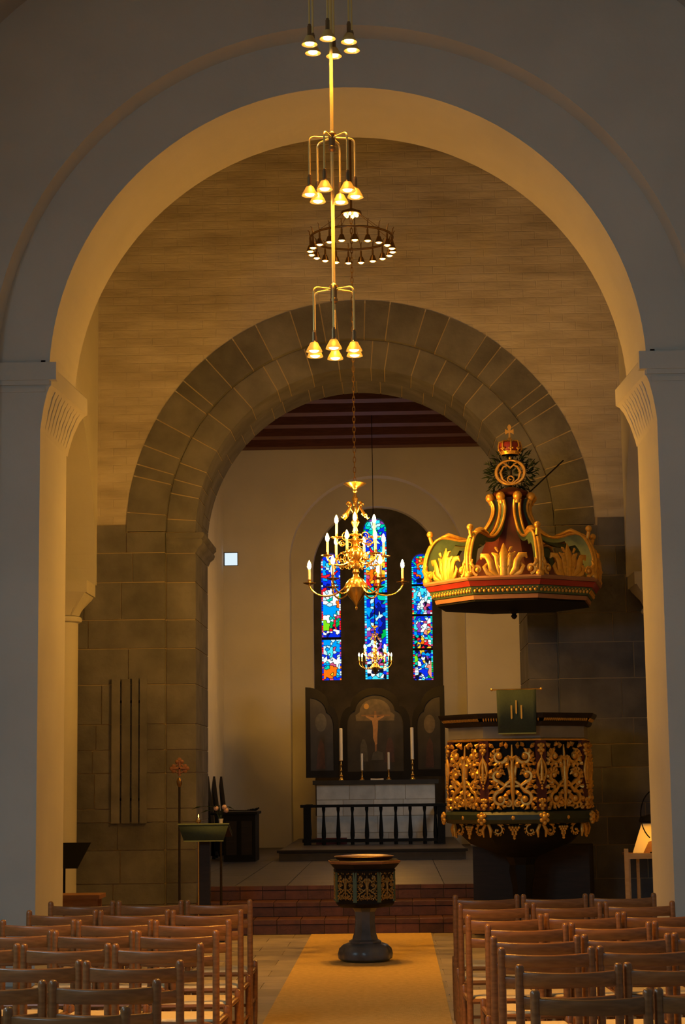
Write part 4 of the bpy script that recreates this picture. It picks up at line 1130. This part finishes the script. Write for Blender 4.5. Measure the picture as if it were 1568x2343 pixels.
MB().box(-.26, .22, -.35, -.31, 0, .70).build('front_panel', 'black_paint', pd)
MB().box(-.26, -.22, -.31, .45, 0, .70).build('side_panel', 'black_paint', pd); MB().box(.18, .22, -.31, .45, 0, .70).build('side_panel', 'black_paint', pd)
MB().box(-.29, .25, -.38, .5, .70, .74).build('top', 'black_paint', pd)
for xx in (-.22, 0.01): MB().box(xx, xx+.16, -.365, -.35, .1, .6).build('raised_panel', 'dark_wood', pd)

# ================================================================== PULPIT SIDE: music desk with lamp
dt = thing('music_desk', 'pale wooden music desk half hidden behind the pier, pulpit side', 'desk', (2.95, 19.3, 0))
for sx in (-.275, .27):
    MB().box(sx-.02, sx+.02, -.02, .02, 0, .93).build('post', 'pale_wood', dt)
    MB().box(sx+.052, sx+.088, .40, .436, 0, .86).build('post', 'pale_wood', dt)
MB().box(-.255, .25, -.015, .015, .83, .885).build('rail', 'pale_wood', dt)
MB().box(-.15, -.12, .2, .23, 0, .85).build('brace', 'pale_wood', dt)
MB().box(-.27, .265, .0, .42, .86, .88).build('shelf', 'brown_wood', dt)
sm_ = thing('sheet_music', 'orange-lit sheet of music leaning under the black lamp', 'sheet music', (2.905, 19.56, .88))
MB().add([(-.135, -.03, .0), (.12, -.03, .0), (.12, .10, .29), (-.02, .10, .29), (-.135, -.022, .0), (.12, -.022, .0), (.12, .108, .29), (-.02, .108, .29)],
         [(3,2,1,0),(4,5,6,7),(0,1,5,4),(1,2,6,5),(2,3,7,6),(3,0,4,7)]).build('sheet', 'paper', sm_)
MB().add([(-.03, -.06, .0), (.12, -.06, .0), (.12, -.03, .13), (.03, -.03, .11), (-.03, -.05, .0), (.12, -.05, .0), (.12, -.02, .13), (.03, -.02, .11)],
         [(3,2,1,0),(4,5,6,7),(0,1,5,4),(1,2,6,5),(2,3,7,6),(3,0,4,7)]).build('book', 'brown_wood', sm_)
gl = thing('gooseneck_lamp', 'black lamp on a curved neck lighting the music, pulpit side', 'lamp', (2.98, 19.33, .88))
MB().tube([(.17*cos(a)*-1+.03, .02, .38+.26*sin(a)) for a in [(-60+i*10)*pi/180 for i in range(15)]], .006, 6).build('neck', 'black_iron', gl)
MB().lathe([(.01, .40), (.06, .388), (.15, .365), (.165, .325), (.16, .31), (.155, .32), (.145, .355), (.03, .38), (.01, .38)], 22).build('lamp_shade', 'black_iron', gl)
MB().lathe([(1e-6, .325), (.03, .33), (.035, .35), (1e-6, .37)], 12).build('bulb', 'bulb_desk', gl)
MB().lathe([(.06, 0), (.06, .015), (.012, .02), (.008, .10)], 14).build('foot', 'black_iron', gl)

# ================================================================== ALTAR
PLZ = PZ + .155
pl = struct(thing('altar_step', 'dark step carrying the altar rail', 'step', (0, 28.6, PZ)))
MB().box(-1.40, 1.40, 0, 5.9, 0, .155).build('slab', 'chancel_tile', pl)
MB().box(-1.43, 1.43, -.03, .3, .12, .158).build('nosing', 'dark_wood', pl)
al = thing('altar', 'stone block altar with a dark slab behind the rail', 'altar', (.03, 32.0, PLZ))
MB().box(-.99, .99, .012, 1.1, 0, .965).build('core', 'mortar', al)
zc = [0, .16, .44, .71, .965]; rga = random.Random(3)
for za, zb in zip(zc, zc[1:]):
    x = -1.0; xs = [x]
    while x < .75: x += rga.uniform(.28, .6); xs.append(x)
    xs[-1] = 1.0
    for xa, xb in zip(xs, xs[1:]): MB().box(xa+.004, xb-.004, rga.uniform(-.003, .003), .2, za+.004, zb-.004).build('stone_block', 'marble', al)
MB().box(-1.06, 1.06, -.06, 1.15, .965, 1.035).build('slab', 'altar_slab', al)
AZ = PLZ + 1.035
# altar rail
ra = thing('altar_rail', 'black altar rail of turned balusters in front of the altar', 'altar rail', (.0, 30.95, PLZ))
MB().box(-1.19, 1.19, -.07, .07, .60, .645).build('handrail', 'black_paint', ra)
MB().box(-1.16, 1.16, -.04, .04, .04, .09).build('bottom_rail', 'black_paint', ra)
bal = MB().lathe([(.030, .0), (.030, .05), (.026, .07), (.036, .14), (.036, .20), (.026, .36), (.018, .50), (.022, .53), (.028, .56), (.028, .60)], 10).mesh('baluster', 'black_paint')
for x in (-.812, -.575, -.345, -.11, .12, .36, .595, .83, 1.005): put('baluster', bal, ra, (x, 0, 0))
for sx in (-1.08, 1.10):
    MB().box(sx-.06, sx+.06, -.06, .06, 0, .60).build('post', 'black_paint', ra)
    MB().box(sx-.05, sx+.05, .06, 1.0, .60, .645).build('side_handrail', 'black_paint', ra)
    for q in range(3): put('baluster', bal, ra, (sx, .3+.28*q, 0))
ku = tag(MB().box(-.95, -.45, -.15, .05, 0, .10).build('kneeler_cushion', 'red_velvet', loc=(.0, 31.35, PLZ)), 'dull red kneeling cushion behind the altar rail', 'cushion')
# triptych
tp = thing('altar_triptych', 'black framed altarpiece with folding wings and a crucifixion painting', 'altarpiece', (.03, 32.90, AZ))
def tre(w, zb, zs1, zc2, zt, n=8, half=None, inset=0.):
    """outline of a trefoil-topped panel (centre), or its half mirrored (wing)"""
    w -= inset; zt -= inset; zb += inset
    R = []
    wi = w*.70
    for i in range(n+1):            # shoulder, convex
        a = pi/2*i/n; R.append((w - (w-wi)*(1-cos(a)), zs1 + (zc2-zs1)*sin(a)))
    wt = wi
    for i in range(1, n+1):         # top lobe
        a = pi/2*i/n; R.append((wt*cos(a)*1.0, zc2 + (zt-zc2)*sin(a)))
    return R
def centre(w, zb, inset):
    R = tre(w, zb, .95, 1.27, 1.59, inset=inset)
    L = [(-x, z) for x, z in reversed(R[:-1])]
    return [(-(w-inset), zb+inset), (w-inset, zb+inset)] + R + L
MB().prism(centre(.61, .05, 0)[::1], 0, .05).build('panel_back', 'black_paint', tp)
def frame_ring(outer, inner, y0, y1, name, parent):
    mb = MB(); n = len(outer); m_ = len(inner); assert n == m_
    vs = [(x, y0, z) for x, z in outer] + [(x, y0-.0, z) for x, z in inner] + [(x, y1, z) for x, z in outer] + [(x, y1, z) for x, z in inner]
    fs = []
    for i in range(n):
        j = (i+1) % n
        fs += [(i, j, n+j, n+i), (2*n+i, 3*n+i, 3*n+j, 2*n+j), (i, 2*n+i, 2*n+j, j), (n+i, n+j, 3*n+j, 3*n+i)]
    mb.add(vs, fs); return mb.build(name, 'black_paint', parent, ang=30)
def shrink(poly, k, c): return [(c[0]+(x-c[0])*k[0], c[1]+(z-c[1])*k[1]) for x, z in poly]
OC = centre(.61, .05, 0); IC = shrink(OC, (.80, .86), (0, .74))
frame_ring(OC, IC, -.045, .02, 'frame', tp)
pic = MB().prism(shrink(IC, (1.01, 1.01), (0, .74)), -.012, .0).build('painting', 'picture_dark', tp)
fg = lambda name, poly, m, d=.016: MB().prism(poly, -d, -.011).build(name, m, pic)
circ = lambda cx, cz, rx, rz, n=16: [(cx+rx*cos(2*pi*i/n), cz+rz*sin(2*pi*i/n)) for i in range(n)]
fg('sky_patch', [(-.33, 1.02), (.33, 1.02), (.34, 1.12)] + [(.27*cos(pi*i/10), 1.17+.23*sin(pi*i/10)) for i in range(11)] + [(-.34, 1.12)], 'picture_sky', .0135)
fg('sun', circ(-.15, 1.27, .045, .05), 'picture_sun', .0145)
fg('cross_beam', [(-.24, 1.10), (.26, 1.10), (.26, 1.125), (-.24, 1.125)], 'picture_wood', .0145)
fg('cross_post', [(-.014, .45), (.022, .45), (.022, 1.19), (-.014, 1.19)], 'picture_wood', .0145)
fg('figure_body', [(-.04, .72), (.0, .60), (.03, .62), (.035, .78), (.045, .90), (.05, 1.02), (.16, 1.09), (.155, 1.11), (.03, 1.07), (.025, 1.12), (-.012, 1.12), (-.02, 1.07), (-.16, 1.11), (-.165, 1.09), (-.055, 1.02), (-.04, .90)], 'picture_flesh', .0155)
fg('mourner', [(-.28, .32), (-.13, .32), (-.15, .60), (-.19, .70), (-.23, .70), (-.26, .60)], 'picture_grey', .0145)
fg('mourner', [(.15, .30), (.33, .30), (.31, .62), (.27, .73), (.22, .72), (.19, .60)], 'picture_red', .0145)
fg('kneeling_figure', [(-.08, .34), (.14, .34), (.12, .47), (.04, .50), (-.04, .48)], 'picture_grey', .0148)
for s, nm in ((-1, 'l'), (1, 'r')):
    wg = thing_part('wing', tp, (s*.645, .0, 0)); wg.rotation_euler = (0, 0, s*radians(12)*-1)
    W = .57
    R = tre(.61, .05, .95, 1.27, 1.59)
    prof = [(s*(.61 - x)*W/.61, z) for x, z in R]     # rises away from the centre
    prof = [(s*0, .05)] + prof + [(s*W, .05)]
    prof = [(a, b+(.02 if b > 1 else 0)) for a, b in prof]
    MB().prism(prof if s > 0 else prof[::-1], 0, .03).build('panel', 'black_paint', wg)
    c = (s*W*.52, .66); inn = shrink(prof, (.72, .80), (s*W*.54, .66))
    frame_ring(prof, inn, -.03, .02, 'frame', wg)
    pp = MB().prism(shrink(inn, (1.01, 1.01), c), -.012, 0).build('painting', 'picture_dark', wg)
    MB().prism([(s*W*.54+x, z) for x, z in circ(0, 1.0 if s < 0 else .95, .1, .16)], -.0145, -.0115).build('light_patch', 'picture_grey' if s < 0 else 'picture_sky', pp)
    MB().prism([(s*W*.54+x, z) for x, z in [(-.09, .2), (.07, .2), (.05, .62), (0, .72), (-.05, .62)]], -.0145, -.0115).build('standing_figure', 'picture_red', pp)
    MB().box(-.012, .012, -.02, .01, .25, .33).build('hinge', 'black_iron', wg)
MB().box(-.64, .64, -.1, .08, 0, .055).build('predella', 'black_paint', tp)
# candlesticks
def candlestick(x, y, hs, hc, rc, lab):
    t = thing('altar_candlestick', lab, 'candlestick', (x, y, AZ), 0, 'candlesticks on the altar')
    k = hs/.33
    MB().lathe([(.045, 0), (.045, .012), (.03, .03*k), (.024, .05*k), (.034, .07*k), (.014, .10*k), (.012, .14*k), (.022, .16*k), (.012, .18*k), (.013, .23*k), (.022, .25*k), (.011, .27*k), (.012, .31*k), (rc+.008, .322*k), (rc+.008, .33*k)], 16).build('stick', 'brass', t)
    MB().lathe([(rc, .33*k), (rc, .33*k+hc), (rc*.6, .33*k+hc+.006), (.0001, .33*k+hc+.004)], 14).build('candle', 'wax', t)
candlestick(-.555, 32.35, .34, .535, .028, 'tall white altar candle on brass stick, lectern end of the altar')
candlestick(.66, 32.35, .345, .53, .028, 'tall white altar candle on brass stick, pulpit end of the altar')
candlestick(-.20, 32.30, .165, .28, .0195, 'short white altar candle left of the small book')
candlestick(.255, 32.30, .175, .285, .0195, 'short white altar candle right of the small book')
bk = thing('altar_book', 'small pale open book lying on the altar slab', 'book', (.055, 32.25, AZ))
for s in (-1, 1): MB().add([(0, -.07, .012), (s*.11, -.07, .02), (s*.11, .07, .03), (0, .07, .022), (0, -.07, 0), (s*.11, -.07, 0), (s*.11, .07, 0), (0, .07, 0)],
                          [(0,1,2,3) if s > 0 else (3,2,1,0), (4,5,6,7), (0,4,5,1), (1,5,6,2), (2,6,7,3), (3,7,4,0)]).build('page_block', 'paper', bk)
